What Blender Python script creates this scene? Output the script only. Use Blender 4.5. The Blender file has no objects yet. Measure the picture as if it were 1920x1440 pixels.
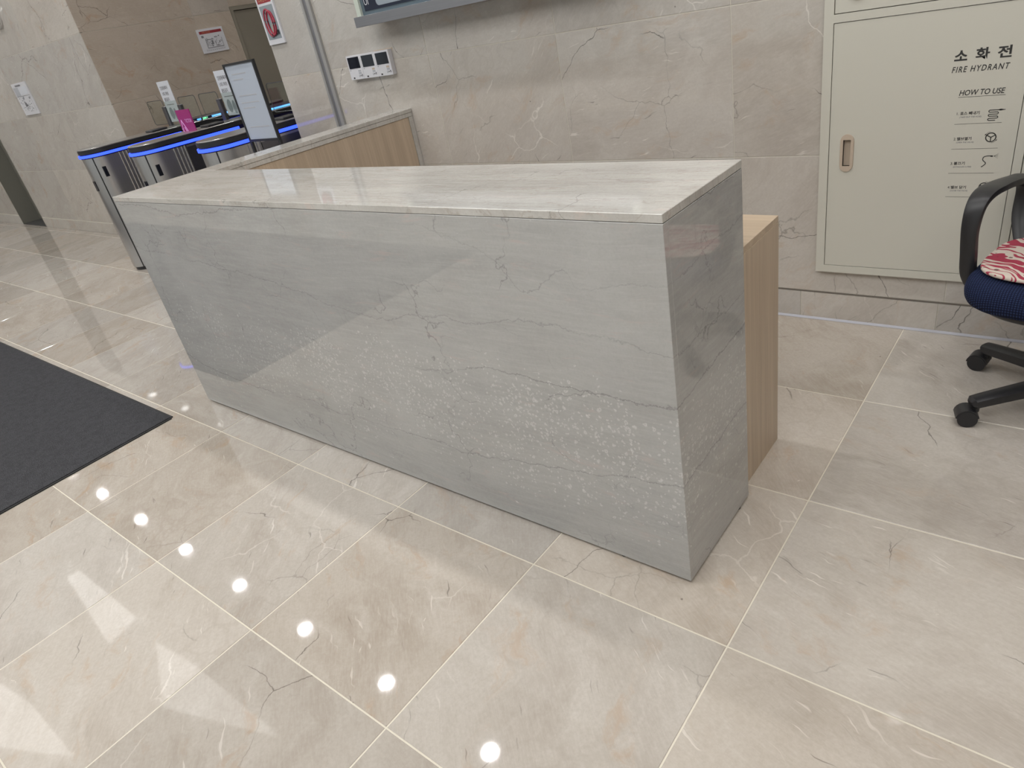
import bpy, bmesh, math, random
from mathutils import Vector, Matrix
random.seed(7)
PI = math.pi
sc = bpy.context.scene
C = sc.collection

# ------------------------------------------------------------------ camera, world, exposure
cam_d = bpy.data.cameras.new('camera'); cam = bpy.data.objects.new('camera', cam_d); C.objects.link(cam)
R = [[0.7847594467598561, 0.5948753819928614, -0.17399968568940472],
     [0.1783512229751898, -0.4855988752377318, -0.855794702969762],
     [-0.5935852524990985, 0.6405599209025618, -0.4871750565750308]]
rx, ry, rz = Vector(R[0]), Vector(R[1]), Vector(R[2])
M = Matrix.Identity(4)
for i in range(3):
    M[i][0] = rx[i]; M[i][1] = -ry[i]; M[i][2] = -rz[i]
M[0][3], M[1][3], M[2][3] = 0.48817, -1.03737, 1.43556
cam.matrix_world = M
cam_d.sensor_width = 36.0
cam_d.lens = 1268.966 / 1920 * 36.0
cam_d.shift_x = -32.24 / 1920
cam_d.shift_y = 2.71 / 1920
cam_d.clip_start = 0.02; cam_d.clip_end = 60
sc.camera = cam

w = bpy.data.worlds.new('world'); sc.world = w; w.use_nodes = True
bg = w.node_tree.nodes['Background']
bg.inputs[0].default_value = (0.90, 0.96, 1.0, 1); bg.inputs[1].default_value = 0.75
sc.view_settings.view_transform = 'Standard'
sc.view_settings.look = 'None'
sc.view_settings.gamma = 1.0
sc.view_settings.use_curve_mapping = False
sc.view_settings.exposure = -0.05
LAMP = 300.0        # radiance of a downlight disc
FILL_PANEL = 3.1         # radiance of the added ceiling fill diffusers
HC = 3.8            # ceiling height

# ------------------------------------------------------------------ materials
def newmat(name):
    m = bpy.data.materials.new(name); m.use_nodes = True
    nt = m.node_tree; b = nt.nodes['Principled BSDF']
    return m, nt, b
def N(nt, t, **kw):
    n = nt.nodes.new(t)
    for k, v in kw.items():
        if k.startswith('i_'):
            n.inputs[k[2:].replace('_', ' ')].default_value = v
        else:
            setattr(n, k, v)
    return n
def L(nt, a, b): nt.links.new(a, b)
def plain(name, col, rough=0.5, metal=0.0, emit=None, es=0.0, spec=0.5):
    m, nt, b = newmat(name)
    b.inputs['Base Color'].default_value = (*col, 1); b.inputs['Roughness'].default_value = rough
    b.inputs['Metallic'].default_value = metal; b.inputs['Specular IOR Level'].default_value = spec
    if emit:
        b.inputs['Emission Color'].default_value = (*emit, 1); b.inputs['Emission Strength'].default_value = es
    else:                                               # faint mottling so that nothing is perfectly flat
        tc = N(nt, 'ShaderNodeTexCoord'); no = N(nt, 'ShaderNodeTexNoise', i_Scale=14.0, i_Detail=4.0)
        L(nt, tc.outputs['Object'], no.inputs['Vector'])
        mp = N(nt, 'ShaderNodeMapRange'); mp.inputs[3].default_value = rough * 0.9; mp.inputs[4].default_value = min(1, rough * 1.1)
        L(nt, no.outputs['Fac'], mp.inputs[0]); L(nt, mp.outputs[0], b.inputs['Roughness'])
    return m
def math_(nt, op, a, b=None, c=None, clamp=False):
    n = N(nt, 'ShaderNodeMath', operation=op); n.use_clamp = clamp
    for i, v in enumerate((a, b, c)):
        if v is None: continue
        if isinstance(v, (int, float)): n.inputs[i].default_value = v
        else: L(nt, v, n.inputs[i])
    return n.outputs[0]
def smooth(nt, x, lo, hi, a=0.0, b=1.0):
    n = N(nt, 'ShaderNodeMapRange', interpolation_type='SMOOTHSTEP')
    L(nt, x, n.inputs[0])
    for i, v in zip((1, 2, 3, 4), (lo, hi, a, b)): n.inputs[i].default_value = v
    return n.outputs[0]
def mix(nt, f, a, b, blend='MIX'):
    n = N(nt, 'ShaderNodeMix', data_type='RGBA', blend_type=blend)
    if isinstance(f, (int, float)): n.inputs[0].default_value = f
    else: L(nt, f, n.inputs[0])
    for i, v in ((6, a), (7, b)):
        if isinstance(v, tuple): n.inputs[i].default_value = (*v, 1)
        else: L(nt, v, n.inputs[i])
    return n.outputs[2]
def noise(nt, vec, scale, detail=5.0, rough=0.55, dist=0.0, lac=2.0):
    n = N(nt, 'ShaderNodeTexNoise', i_Scale=scale, i_Detail=detail, i_Roughness=rough, i_Distortion=dist, i_Lacunarity=lac)
    L(nt, vec, n.inputs['Vector']); return n.outputs['Fac']
def vnoise(nt, vec, scale, detail=4.0):
    n = N(nt, 'ShaderNodeTexNoise', i_Scale=scale, i_Detail=detail); L(nt, vec, n.inputs['Vector']); return n.outputs['Color']
def vmath(nt, op, a, b=None, scale=None):
    n = N(nt, 'ShaderNodeVectorMath', operation=op)
    for i, v in enumerate((a, b)):
        if v is None: continue
        if isinstance(v, tuple): n.inputs[i].default_value = v
        else: L(nt, v, n.inputs[i])
    if scale is not None: n.inputs['Scale'].default_value = scale
    return n.outputs[0]

def stone_coords(nt, plane, tile_random=True):
    """world position, shifted and turned per tile; 'plane' is the axis the grain turns about"""
    g = N(nt, 'ShaderNodeNewGeometry'); v = g.outputs['Position']
    if tile_random:
        oi = N(nt, 'ShaderNodeObjectInfo')
        off = N(nt, 'ShaderNodeCombineXYZ')
        L(nt, math_(nt, 'MULTIPLY', oi.outputs['Random'], 37.0), off.inputs[0])
        L(nt, math_(nt, 'MULTIPLY', oi.outputs['Random'], 91.0), off.inputs[1])
        L(nt, math_(nt, 'MULTIPLY', oi.outputs['Random'], 53.0), off.inputs[2])
        v = vmath(nt, 'ADD', v, off.outputs[0])
        return v, oi.outputs['Random']
    return v, None

def marble(name, light, mid, dark, rough, axis='Z', veins=1.0, flecks=1.0, tile_random=True, crack=1.0, var=0.10, angle=0.5, spec=0.5, lo_=0.0):
    m, nt, b = newmat(name)
    v, rnd = stone_coords(nt, axis, tile_random)
    rot = N(nt, 'ShaderNodeVectorRotate', rotation_type='AXIS_ANGLE')
    rot.inputs['Axis'].default_value = {'Z': (0, 0, 1), 'Y': (0, 1, 0), 'X': (1, 0, 0)}[axis]
    if rnd is not None:
        a = math_(nt, 'MULTIPLY_ADD', math_(nt, 'SINE', math_(nt, 'MULTIPLY', rnd, 977.0)), 0.35, angle)
        L(nt, a, rot.inputs['Angle'])
    else: rot.inputs['Angle'].default_value = angle
    L(nt, v, rot.inputs['Vector'])
    rv = rot.outputs[0]
    wob = vmath(nt, 'SCALE', vmath(nt, 'SUBTRACT', vnoise(nt, v, 2.2, 5.0), (0.5, 0.5, 0.5)), scale=0.5)
    dv = vmath(nt, 'ADD', rv, wob)
    st = {'Z': (1.0, 2.6, 1.0), 'Y': (1.0, 1.0, 2.2), 'X': (1.0, 1.0, 2.2)}[axis]
    sv = vmath(nt, 'MULTIPLY', dv, st)
    cloud = noise(nt, sv, 1.5, 9.0, 0.68, 0.35)
    cloud2 = noise(nt, sv, 5.5, 8.0, 0.68, 0.2)
    fine = noise(nt, vmath(nt, 'MULTIPLY', rv, tuple(c * c for c in st)), 26.0, 4.0, 0.6, 0.3)
    c = mix(nt, smooth(nt, cloud, 0.30, 0.62), dark, mid)
    c = mix(nt, smooth(nt, cloud2, 0.44, 0.76, 0, 0.55), c, light)
    c = mix(nt, smooth(nt, fine, 0.3, 0.8, 0, 0.35), c, light)
    # polygonal pale network patches
    vo = N(nt, 'ShaderNodeTexVoronoi', feature='DISTANCE_TO_EDGE', i_Scale=9.0)
    L(nt, vmath(nt, 'ADD', v, vmath(nt, 'SCALE', vnoise(nt, v, 9.0, 3.0), scale=0.14)), vo.inputs['Vector'])
    pmask = smooth(nt, noise(nt, v, 1.7, 3.0), 0.5, 0.66)
    c = mix(nt, math_(nt, 'MULTIPLY', smooth(nt, vo.outputs['Distance'], 0.0, 0.09, 0.30, 0.0), pmask), c, dark)
    # thin dark cracks
    def crackline(scale, width, lo, amt, col, c, wobble=0.35):
        lo = lo + lo_
        q = vmath(nt, 'ADD', v, vmath(nt, 'SCALE', vnoise(nt, vmath(nt, 'ADD', v, (scale, 3.1, 7.7)), 4.0 * scale / 1.3, 8.0), scale=wobble / scale))
        o = N(nt, 'ShaderNodeTexVoronoi', feature='DISTANCE_TO_EDGE', i_Scale=scale); L(nt, q, o.inputs['Vector'])
        k = smooth(nt, noise(nt, vmath(nt, 'ADD', v, (5.0 * scale, 1.0, 2.0)), 2.1, 3.0), lo, lo + 0.08)
        f = math_(nt, 'MULTIPLY', smooth(nt, o.outputs['Distance'], 0.0, width, 1.0, 0.0), k)
        return mix(nt, math_(nt, 'MULTIPLY', f, amt), c, col)
    vd = tuple(x * 0.33 for x in dark)
    g2 = noise(nt, v, 95.0, 3.0, 0.7); c = mix(nt, smooth(nt, g2, 0.3, 0.75, 0.0, 0.34), c, dark)
    hs = {'Z': (7.0, 75.0, 7.0), 'Y': (7.0, 7.0, 75.0), 'X': (7.0, 7.0, 75.0)}[axis]
    hv = vmath(nt, 'MULTIPLY', vmath(nt, 'ADD', rv, vmath(nt, 'SCALE', vnoise(nt, v, 6.0, 3.0), scale=0.10)), hs)
    hair = noise(nt, hv, 1.0, 2.0, 0.5)
    hm = smooth(nt, noise(nt, v, 3.7, 3.0), 0.48, 0.62)
    c = mix(nt, math_(nt, 'MULTIPLY', smooth(nt, hair, 0.69, 0.74, 0, 0.55), hm), c, vd)
    c = mix(nt, math_(nt, 'MULTIPLY', smooth(nt, hair, 0.33, 0.27, 0, 0.7), hm), c, tuple(min(1, x * 1.18) for x in light))
    rust = noise(nt, vmath(nt, 'ADD', sv, (9.0, 4.0, 2.0)), 3.2, 6.0, 0.7)
    c = mix(nt, smooth(nt, rust, 0.56, 0.70, 0, 0.6), c, (mid[0] * 0.90, mid[1] * 0.74, mid[2] * 0.60))
    c = crackline(1.15, 0.0026, 0.52, 0.8 * crack, vd, c, 0.22)
    c = crackline(3.0, 0.007, 0.56, 0.38 * veins, tuple(x * 0.5 for x in dark), c, 0.28)
    c = crackline(1.9, 0.007, 0.58, 0.5 * veins, tuple(min(1, x * 1.18) for x in light), c, 0.3)
    # pale flecks and tiny dark pits
    fl = noise(nt, vmath(nt, 'MULTIPLY', dv, st), 17.0, 4.0, 0.75, 0.6)
    c = mix(nt, smooth(nt, fl, 0.70, 0.76, 0, 0.65 * flecks), c, tuple(min(1, x * 1.25) for x in light))
    pt = N(nt, 'ShaderNodeTexVoronoi', feature='F1', i_Scale=13.0); L(nt, v, pt.inputs['Vector'])
    pm = math_(nt, 'MULTIPLY', smooth(nt, pt.outputs['Distance'], 0.03, 0.055, 1, 0), smooth(nt, noise(nt, v, 5.0, 1.0), 0.56, 0.6))
    c = mix(nt, math_(nt, 'MULTIPLY', pm, 0.7), c, vd)
    if rnd is not None:
        s = math_(nt, 'SINE', math_(nt, 'MULTIPLY', rnd, 333.0)); s2 = math_(nt, 'SINE', math_(nt, 'MULTIPLY', rnd, 715.0))
        hsv = N(nt, 'ShaderNodeHueSaturation')
        L(nt, math_(nt, 'MULTIPLY_ADD', s, var, 1.0), hsv.inputs['Value'])
        L(nt, math_(nt, 'MULTIPLY_ADD', s2, 0.16, 0.97), hsv.inputs['Saturation'])
        L(nt, c, hsv.inputs['Color']); c = hsv.outputs[0]
    L(nt, c, b.inputs['Base Color'])
    b.inputs['Roughness'].default_value = rough
    b.inputs['Specular IOR Level'].default_value = spec
    return m

def curve_z(nt, x, pts, x0, x1):
    """piecewise curve z(x) as a float-curve node"""
    zs = [p[1] for p in pts]
    n = N(nt, 'ShaderNodeFloatCurve'); cu = n.mapping.curves[0]
    P = [((p[0] - x0) / (x1 - x0), p[1]) for p in pts]
    cu.points[0].location = P[0]; cu.points[1].location = P[-1]
    for p in P[1:-1]: cu.points.new(*p)
    n.mapping.extend = 'HORIZONTAL'; n.mapping.update()
    t = N(nt, 'ShaderNodeMapRange'); t.inputs[1].default_value = x0; t.inputs[2].default_value = x1
    L(nt, x, t.inputs[0]); L(nt, t.outputs[0], n.inputs['Value'])
    return n.outputs[0]

def grey_stone(name, light, mid, dark, rough, fossils=True, top=False):
    """the grey, fossil-bearing marble of the counter: bedding streaks, stylolites, a band of ring fossils"""
    m, nt, b = newmat(name)
    g = N(nt, 'ShaderNodeNewGeometry'); v = g.outputs['Position']
    sx = N(nt, 'ShaderNodeSeparateXYZ'); L(nt, v, sx.inputs[0])
    X, Y, Z = sx.outputs
    if not top:                                   # end face: unroll y onto x so the beds run round the corner
        cx = N(nt, 'ShaderNodeCombineXYZ')
        xs = math_(nt, 'ADD', X, math_(nt, 'SUBTRACT', Y, 0.142))
        L(nt, xs, cx.inputs[0]); L(nt, Z, cx.inputs[2]); v = cx.outputs[0]; X = xs
    wob = vmath(nt, 'SCALE', vmath(nt, 'SUBTRACT', vnoise(nt, v, 1.3, 2.0), (0.5, 0.5, 0.5)), scale=0.10)
    dv = vmath(nt, 'ADD', v, wob)
    st = (1.0, 7.0, 1.0) if top else (1.0, 1.0, 6.0)
    sv = vmath(nt, 'MULTIPLY', dv, st)
    streak = noise(nt, sv, 1.3, 10.0, 0.70, 0.15)
    fine = noise(nt, vmath(nt, 'MULTIPLY', dv, tuple(max(1, c * 2.2) if c > 1 else 1 for c in st)), 7.0, 8.0, 0.72, 0.1)
    cloud = noise(nt, v, 2.3, 9.0, 0.68, 0.3)
    grain = noise(nt, v, 70.0, 3.0, 0.7)
    c = mix(nt, smooth(nt, streak, 0.34, 0.66), dark, mid)
    c = mix(nt, smooth(nt, cloud, 0.48, 0.72, 0, 0.55), c, light)
    c = mix(nt, smooth(nt, fine, 0.42, 0.75, 0, 0.6), c, light)
    c = mix(nt, smooth(nt, grain, 0.3, 0.8, 0, 0.3), c, light)
    gr2 = noise(nt, v, 150.0, 2.0, 0.6); c = mix(nt, smooth(nt, gr2, 0.45, 0.75, 0, 0.3), c, dark)
    pink = noise(nt, vmath(nt, 'MULTIPLY', dv, st), 5.0, 6.0, 0.7, 1.0)
    c = mix(nt, smooth(nt, pink, 0.57, 0.70, 0, 0.40), c, (light[0] * 1.05, light[1] * 0.86, light[2] * 0.82))
    whit = tuple(min(1, x * 1.38) for x in light)
    vd = tuple(x * 0.42 for x in dark)
    # loose white shell fragments
    fr = noise(nt, sv, 13.0, 3.0, 0.7, 2.5)
    c = mix(nt, smooth(nt, fr, 0.72, 0.76, 0, 0.8), c, whit)
    if fossils:
        band = noise(nt, v, 2.2, 4.0, 0.6)
        zb = math_(nt, 'ADD', Z, math_(nt, 'MULTIPLY_ADD', band, -0.5, 0.25))
        up = smooth(nt, zb, 0.48, 0.62, 1, 0); lo = smooth(nt, zb, 0.10, 0.34, 0, 1)
        bm = math_(nt, 'MULTIPLY', up, lo)
        bm = math_(nt, 'MULTIPLY', bm, smooth(nt, X, -2.9, -1.6, 0.25, 1.0))
        bm = math_(nt, 'MULTIPLY', bm, smooth(nt, noise(nt, v, 5.5, 4.0, 0.6), 0.36, 0.58, 0.25, 1.0))
        for scl, wdt, thr in ((36.0, 0.11, 0.25), (50.0, 0.13, 0.30), (95.0, 0.22, 0.3)):
            q = vmath(nt, 'ADD', v, vmath(nt, 'SCALE', vnoise(nt, v, 60.0, 2.0), scale=0.016))
            f1 = N(nt, 'ShaderNodeTexVoronoi', feature='F1', i_Scale=scl, i_Randomness=1.0); L(nt, q, f1.inputs['Vector'])
            cell = N(nt, 'ShaderNodeSeparateColor'); L(nt, f1.outputs['Color'], cell.inputs[0])
            rad = math_(nt, 'MULTIPLY_ADD', cell.outputs[1], 0.18, 0.08)
            d = math_(nt, 'ABSOLUTE', math_(nt, 'SUBTRACT', f1.outputs['Distance'], rad))
            ring = smooth(nt, d, 0.02, wdt, 1, 0)
            pick = math_(nt, 'LESS_THAN', cell.outputs[0], math_(nt, 'MULTIPLY', bm, 1.0 - thr))
            inner = smooth(nt, f1.outputs['Distance'], 0.30, 0.36, 1, 0)
            f = math_(nt, 'MULTIPLY', math_(nt, 'MULTIPLY', ring, pick), math_(nt, 'MULTIPLY', inner, 0.50))
            c = mix(nt, f, c, whit)
        c = mix(nt, math_(nt, 'MULTIPLY', bm, 0.12), c, light)
        # stylolites: thin jagged seams running the length of the slab
        jag = noise(nt, v, 14.0, 10.0, 0.8); jag2 = noise(nt, v, 5.0, 4.0, 0.6)
        jz = math_(nt, 'ADD', math_(nt, 'MULTIPLY_ADD', jag, 0.06, -0.03), math_(nt, 'MULTIPLY_ADD', jag2, 0.05, -0.025))
        br = noise(nt, v, 3.3, 2.0)
        seams = [([(-2.8, .52), (-1.9, .60), (-1.5, .58), (-1.1, .50), (-.86, .545), (-.72, .563), (-.57, .561), (-.3, .56), (-.16, .572), (.3, .60)], 0.0022, 0.85, -1.05),
                 ([(-2.8, .27), (-2.2, .20), (-1.8, .225), (-1.6, .207), (-1.3, .22), (-.85, .225), (-.68, .253), (-.5, .28), (-.34, .312), (-.16, .332), (.3, .36)], 0.0020, 0.75, -9),
                 ([(-2.8, .80), (-2.3, .78), (-1.7, .73), (-1.2, .667), (-.87, .71), (-.8, .70), (-.62, .734), (-.33, .718), (-.16, .70), (.3, .69)], 0.0017, 0.6, -9),
                 ([(-2.8, .995), (-2.66, .998), (-2.32, .979), (-2.24, .967), (-2.03, .977), (-1.83, .996), (.3, 1.0)], 0.0022, 0.7, -9),
                 ([(-1.0, .98), (-.8, .955), (-.66, .906), (-.59, .846), (-.57, .819), (-.42, .887), (-.406, .843), (-.308, .853), (-.16, .87), (.3, .9)], 0.0017, 0.6, -.9)]
        for pts, wd, amt, xmin in seams:
            z = curve_z(nt, X, pts, -2.8, 0.3)
            d = math_(nt, 'ABSOLUTE', math_(nt, 'SUBTRACT', math_(nt, 'SUBTRACT', Z, z), jz))
            f = math_(nt, 'MULTIPLY', smooth(nt, d, wd * 0.2, wd * 1.3, amt * .66, 0), smooth(nt, br, 0.36, 0.50, 0.35, 1))
            if xmin > -5: f = math_(nt, 'MULTIPLY', f, smooth(nt, X, xmin - 0.15, xmin + 0.1))
            c = mix(nt, f, c, vd)
    for scale, width, lo, amt in ((2.3, 0.006, 0.50, 0.5), (5.0, 0.012, 0.55, 0.33)):
        q = vmath(nt, 'ADD', v, vmath(nt, 'SCALE', vnoise(nt, v, 7.0, 7.0), scale=0.25))
        o = N(nt, 'ShaderNodeTexVoronoi', feature='DISTANCE_TO_EDGE', i_Scale=scale); L(nt, q, o.inputs['Vector'])
        k = smooth(nt, noise(nt, vmath(nt, 'ADD', v, (scale, 0, 0)), 2.5, 2.0), lo, lo + 0.1)
        f = math_(nt, 'MULTIPLY', smooth(nt, o.outputs['Distance'], 0, width, amt, 0), k)
        c = mix(nt, f, c, vd)
    if top:
        u = math_(nt, 'ADD', math_(nt, 'MULTIPLY', noise(nt, sv, 2.0, 7.0, 0.65, 0.5), 1.0), 0.0)
        f = smooth(nt, math_(nt, 'ABSOLUTE', math_(nt, 'SUBTRACT', u, 0.52)), 0.0, 0.012, 0.42, 0)
        c = mix(nt, f, c, (vd[0] * 2.0, vd[1] * 1.75, vd[2] * 1.6))
    L(nt, c, b.inputs['Base Color']); b.inputs['Roughness'].default_value = rough; b.inputs['IOR'].default_value = 1.62
    return m

def wood(name, a, bcol, vert='Z'):
    m, nt, b = newmat(name)
    g = N(nt, 'ShaderNodeNewGeometry'); v = g.outputs['Position']
    s = {'Z': (60, 60, 1.3), 'X': (1.3, 70, 60), 'Y': (60, 1.3, 60)}[vert]
    q = vmath(nt, 'MULTIPLY', vmath(nt, 'ADD', v, vmath(nt, 'SCALE', vnoise(nt, v, 1.3, 2.0), scale=0.02)), s)
    n1 = noise(nt, q, 1.0, 6.0, 0.65); n2 = noise(nt, vmath(nt, 'MULTIPLY', v, tuple(x / 4.5 for x in s)), 1.0, 3.0)
    n3 = noise(nt, vmath(nt, 'MULTIPLY', v, tuple(x * 3 for x in s)), 1.0, 2.0)
    c = mix(nt, smooth(nt, n1, 0.3, 0.7), a, bcol)
    c = mix(nt, smooth(nt, n2, 0.35, 0.7, 0, 0.5), c, tuple(x * 0.86 for x in a))
    c = mix(nt, smooth(nt, n3, 0.62, 0.7, 0, 0.3), c, tuple(x * 0.6 for x in a))
    L(nt, c, b.inputs['Base Color']); b.inputs['Roughness'].default_value = 0.42
    bp = N(nt, 'ShaderNodeBump', i_Strength=0.12, i_Distance=0.001); L(nt, n1, bp.inputs['Height']); L(nt, bp.outputs[0], b.inputs['Normal'])
    return m

def brushed(name, col, rough=0.3, aniso='Z'):
    m, nt, b = newmat(name)
    tc = N(nt, 'ShaderNodeTexCoord')
    q = vmath(nt, 'MULTIPLY', tc.outputs['Object'], {'Z': (160, 160, 2), 'X': (2, 160, 160)}[aniso])
    n = noise(nt, q, 1.0, 3.0)
    c = mix(nt, smooth(nt, n, 0.3, 0.7), tuple(x * 0.95 for x in col), col)
    L(nt, c, b.inputs['Base Color']); b.inputs['Metallic'].default_value = 1.0
    mp = N(nt, 'ShaderNodeMapRange'); mp.inputs[3].default_value = rough * 0.9; mp.inputs[4].default_value = rough * 1.12
    L(nt, n, mp.inputs[0]); L(nt, mp.outputs[0], b.inputs['Roughness'])
    return m

MT = {}
MT['floor'] = marble('floor_marble', (.60, .557, .512), (.508, .461, .41), (.395, .343, .292), 0.035, 'Z', angle=0.6)
MT['wall_y'] = marble('wall_marble', (.62, .59, .55), (.535, .50, .46), (.445, .405, .365), 0.045, 'Y', angle=0.5, var=0.06, crack=1.25, veins=1.6, lo_=-.035)
MT['wall_x'] = marble('recess_marble', (.57, .505, .44), (.50, .435, .375), (.44, .375, .315), 0.05, 'X', angle=0.4, var=0.05)
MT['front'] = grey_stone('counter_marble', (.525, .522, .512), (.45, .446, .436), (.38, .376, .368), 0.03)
MT['top'] = grey_stone('counter_marble_lit_top', (.67, .655, .625), (.57, .55, .52), (.44, .42, .39), 0.05, False, True)  # same stone as the front, lightened for light from above
MT['grout'] = plain('grout', (.70, .65, .55), 0.75)
MT['wgrout'] = plain('wall_grout', (.62, .59, .52), 0.75)
MT['dgrout'] = plain('dark_joint', (.16, .14, .12), 0.8)
MT['oak'] = wood('oak_veneer', (.49, .385, .285), (.60, .485, .365), 'Z')
MT['oak_top'] = wood('oak_veneer_top', (.50, .39, .28), (.61, .49, .365), 'X')
MT['steel'] = brushed('brushed_steel', (.62, .61, .61), 0.30)
MT['steel_dark'] = brushed('dark_steel', (.20, .20, .22), 0.35)
MT['alu'] = brushed('grey_aluminium', (.36, .36, .385), 0.42, 'X')
MT['grey_trim'] = plain('grey_trim_paint', (.33, .325, .32), 0.35)
MT['grey_groove'] = plain('dark_grey_groove', (.20, .20, .215), 0.4)
MT['chrome'] = plain('chrome', (.75, .75, .76), 0.15, 1.0)
MT['black'] = plain('black_plastic', (.022, .022, .025), 0.38)
MT['blackm'] = plain('black_rubber', (.015, .015, .016), 0.6)
MT['cream'] = plain('cream_enamel', (.60, .585, .52), 0.35)
MT['cream_d'] = plain('cream_gap', (.05, .045, .035), 0.8)
MT['handle'] = plain('pinkish_plastic', (.52, .43, .345), 0.4)
MT['ink'] = plain('black_ink', (.03, .03, .03), 0.6)
MT['inkgrey'] = plain('grey_ink', (.22, .22, .24), 0.6)
MT['inklight'] = plain('pale_grey_ink', (.45, .46, .50), 0.6)
MT['red'] = plain('red_print', (.30, .035, .045), 0.5)
MT['redhose'] = plain('red_hose_print', (.38, .03, .06), 0.5)
MT['orange'] = plain('orange_print', (.62, .32, .16), 0.5)
MT['white'] = plain('white_paper', (.66, .68, .74), 0.4)
MT['board'] = plain('pale_blue_board', (.47, .52, .61), 0.35)
MT['whitep'] = plain('white_plastic', (.68, .68, .72), 0.3)
MT['photo'] = plain('grey_photo_print', (.27, .31, .34), 0.4)
MT['photo2'] = plain('beige_photo_print', (.36, .35, .30), 0.4)
MT['screen'] = plain('dark_screen', (.012, .013, .02), 0.08)
MT['navy'] = plain('navy_print', (.012, .016, .035), 0.15)
MT['teal'] = plain('teal_glass_print', (.11, .15, .18), 0.15)
MT['pale'] = plain('pale_green_paint', (.55, .60, .54), 0.4)
MT['doorgreen'] = plain('grey_green_steel', (.185, .18, .155), 0.38)
MT['recessdoor'] = plain('grey_beige_steel', (.27, .245, .20), 0.4)
MT['sill'] = plain('dark_sill', (.07, .07, .07), 0.4)
MT['paint'] = plain('white_ceiling_paint', (.78, .77, .74), 0.8)
MT['silicone'] = plain('pale_silicone', (.42, .42, .47), 0.4)
MT['lamp'] = plain('downlight_glow', (1, 1, 1), 0.5, emit=(1.0, 1.0, .985), es=LAMP)
MT['patchglow'] = plain('reflection_patch_glow', (1, 1, 1), 0.5, emit=(1.0, .99, .97), es=2.0)
MT['fill_diffuser'] = plain('ceiling_fill_diffuser', (1, 1, 1), 0.5, emit=(1.0, 1.0, .985), es=FILL_PANEL)
MT['led'] = plain('blue_led', (.02, .03, .6), 0.4, emit=(.035, .09, 1.0), es=2.3)
MT['led2'] = plain('cyan_led', (.05, .2, .6), 0.4, emit=(.12, .42, 1.0), es=2.0)
MT['led3'] = plain('green_led', (.1, .6, .3), 0.4, emit=(.22, .95, .42), es=1.2)
MT['ledwell'] = plain('navy_led_channel', (.01, .01, .05), 0.25)
MT['magenta'] = plain('magenta_card', (.33, .02, .17), 0.35)
MT['pinkline'] = plain('pink_line', (.8, .45, .85), 0.4)

def mk_glass(name, tint, a=0.25):
    m, nt, b = newmat(name)
    gl = N(nt, 'ShaderNodeBsdfGlossy', i_Roughness=0.02); tr = N(nt, 'ShaderNodeBsdfTransparent'); tr.inputs[0].default_value = (*tint, 1)
    ms = N(nt, 'ShaderNodeMixShader'); ms.inputs[0].default_value = 0.09
    L(nt, tr.outputs[0], ms.inputs[1]); L(nt, gl.outputs[0], ms.inputs[2])
    L(nt, ms.outputs[0], nt.nodes['Material Output'].inputs['Surface'])
    return m
MT['glass'] = mk_glass('grey_glass', (.93, .955, .94))
MT['clear'] = mk_glass('window_glass', (.93, .96, .95))

def mk_carpet():
    m, nt, b = newmat('charcoal_mat')
    g = N(nt, 'ShaderNodeNewGeometry'); v = g.outputs['Position']
    n = noise(nt, v, 260.0, 3.0, 0.7); n2 = noise(nt, v, 35.0, 4.0, 0.6)
    c = mix(nt, smooth(nt, n, 0.3, 0.72), (.030, .030, .034), (.105, .105, .113))
    c = mix(nt, smooth(nt, n2, 0.35, 0.7, 0, 0.35), c, (.03, .03, .034))
    L(nt, c, b.inputs['Base Color']); b.inputs['Roughness'].default_value = 0.95
    b.inputs['Specular IOR Level'].default_value = 0.15
    bp = N(nt, 'ShaderNodeBump', i_Strength=0.8, i_Distance=0.004); L(nt, n, bp.inputs['Height']); L(nt, bp.outputs[0], b.inputs['Normal'])
    return m
MT['carpet'] = mk_carpet()
def mk_fabric():
    m, nt, b = newmat('navy_ribbed_fabric')
    tc = N(nt, 'ShaderNodeTexCoord'); sp = N(nt, 'ShaderNodeSeparateXYZ'); L(nt, tc.outputs['Object'], sp.inputs[0])
    a = math_(nt, 'SINE', math_(nt, 'MULTIPLY', sp.outputs[0], 2 * PI / 0.0075))
    a2 = math_(nt, 'SINE', math_(nt, 'MULTIPLY', math_(nt, 'ADD', sp.outputs[1], sp.outputs[2]), 2 * PI / 0.0075))
    f = math_(nt, 'MULTIPLY', smooth(nt, a, -0.9, 0.2), smooth(nt, a2, -0.9, 0.2))
    c = mix(nt, f, (.006, .009, .028), (.022, .036, .10))
    L(nt, c, b.inputs['Base Color']); b.inputs['Roughness'].default_value = 0.85
    b.inputs['Specular IOR Level'].default_value = 0.2
    bp = N(nt, 'ShaderNodeBump', i_Strength=0.7, i_Distance=0.002); L(nt, f, bp.inputs['Height']); L(nt, bp.outputs[0], b.inputs['Normal'])
    return m
MT['fabric'] = mk_fabric()
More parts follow.
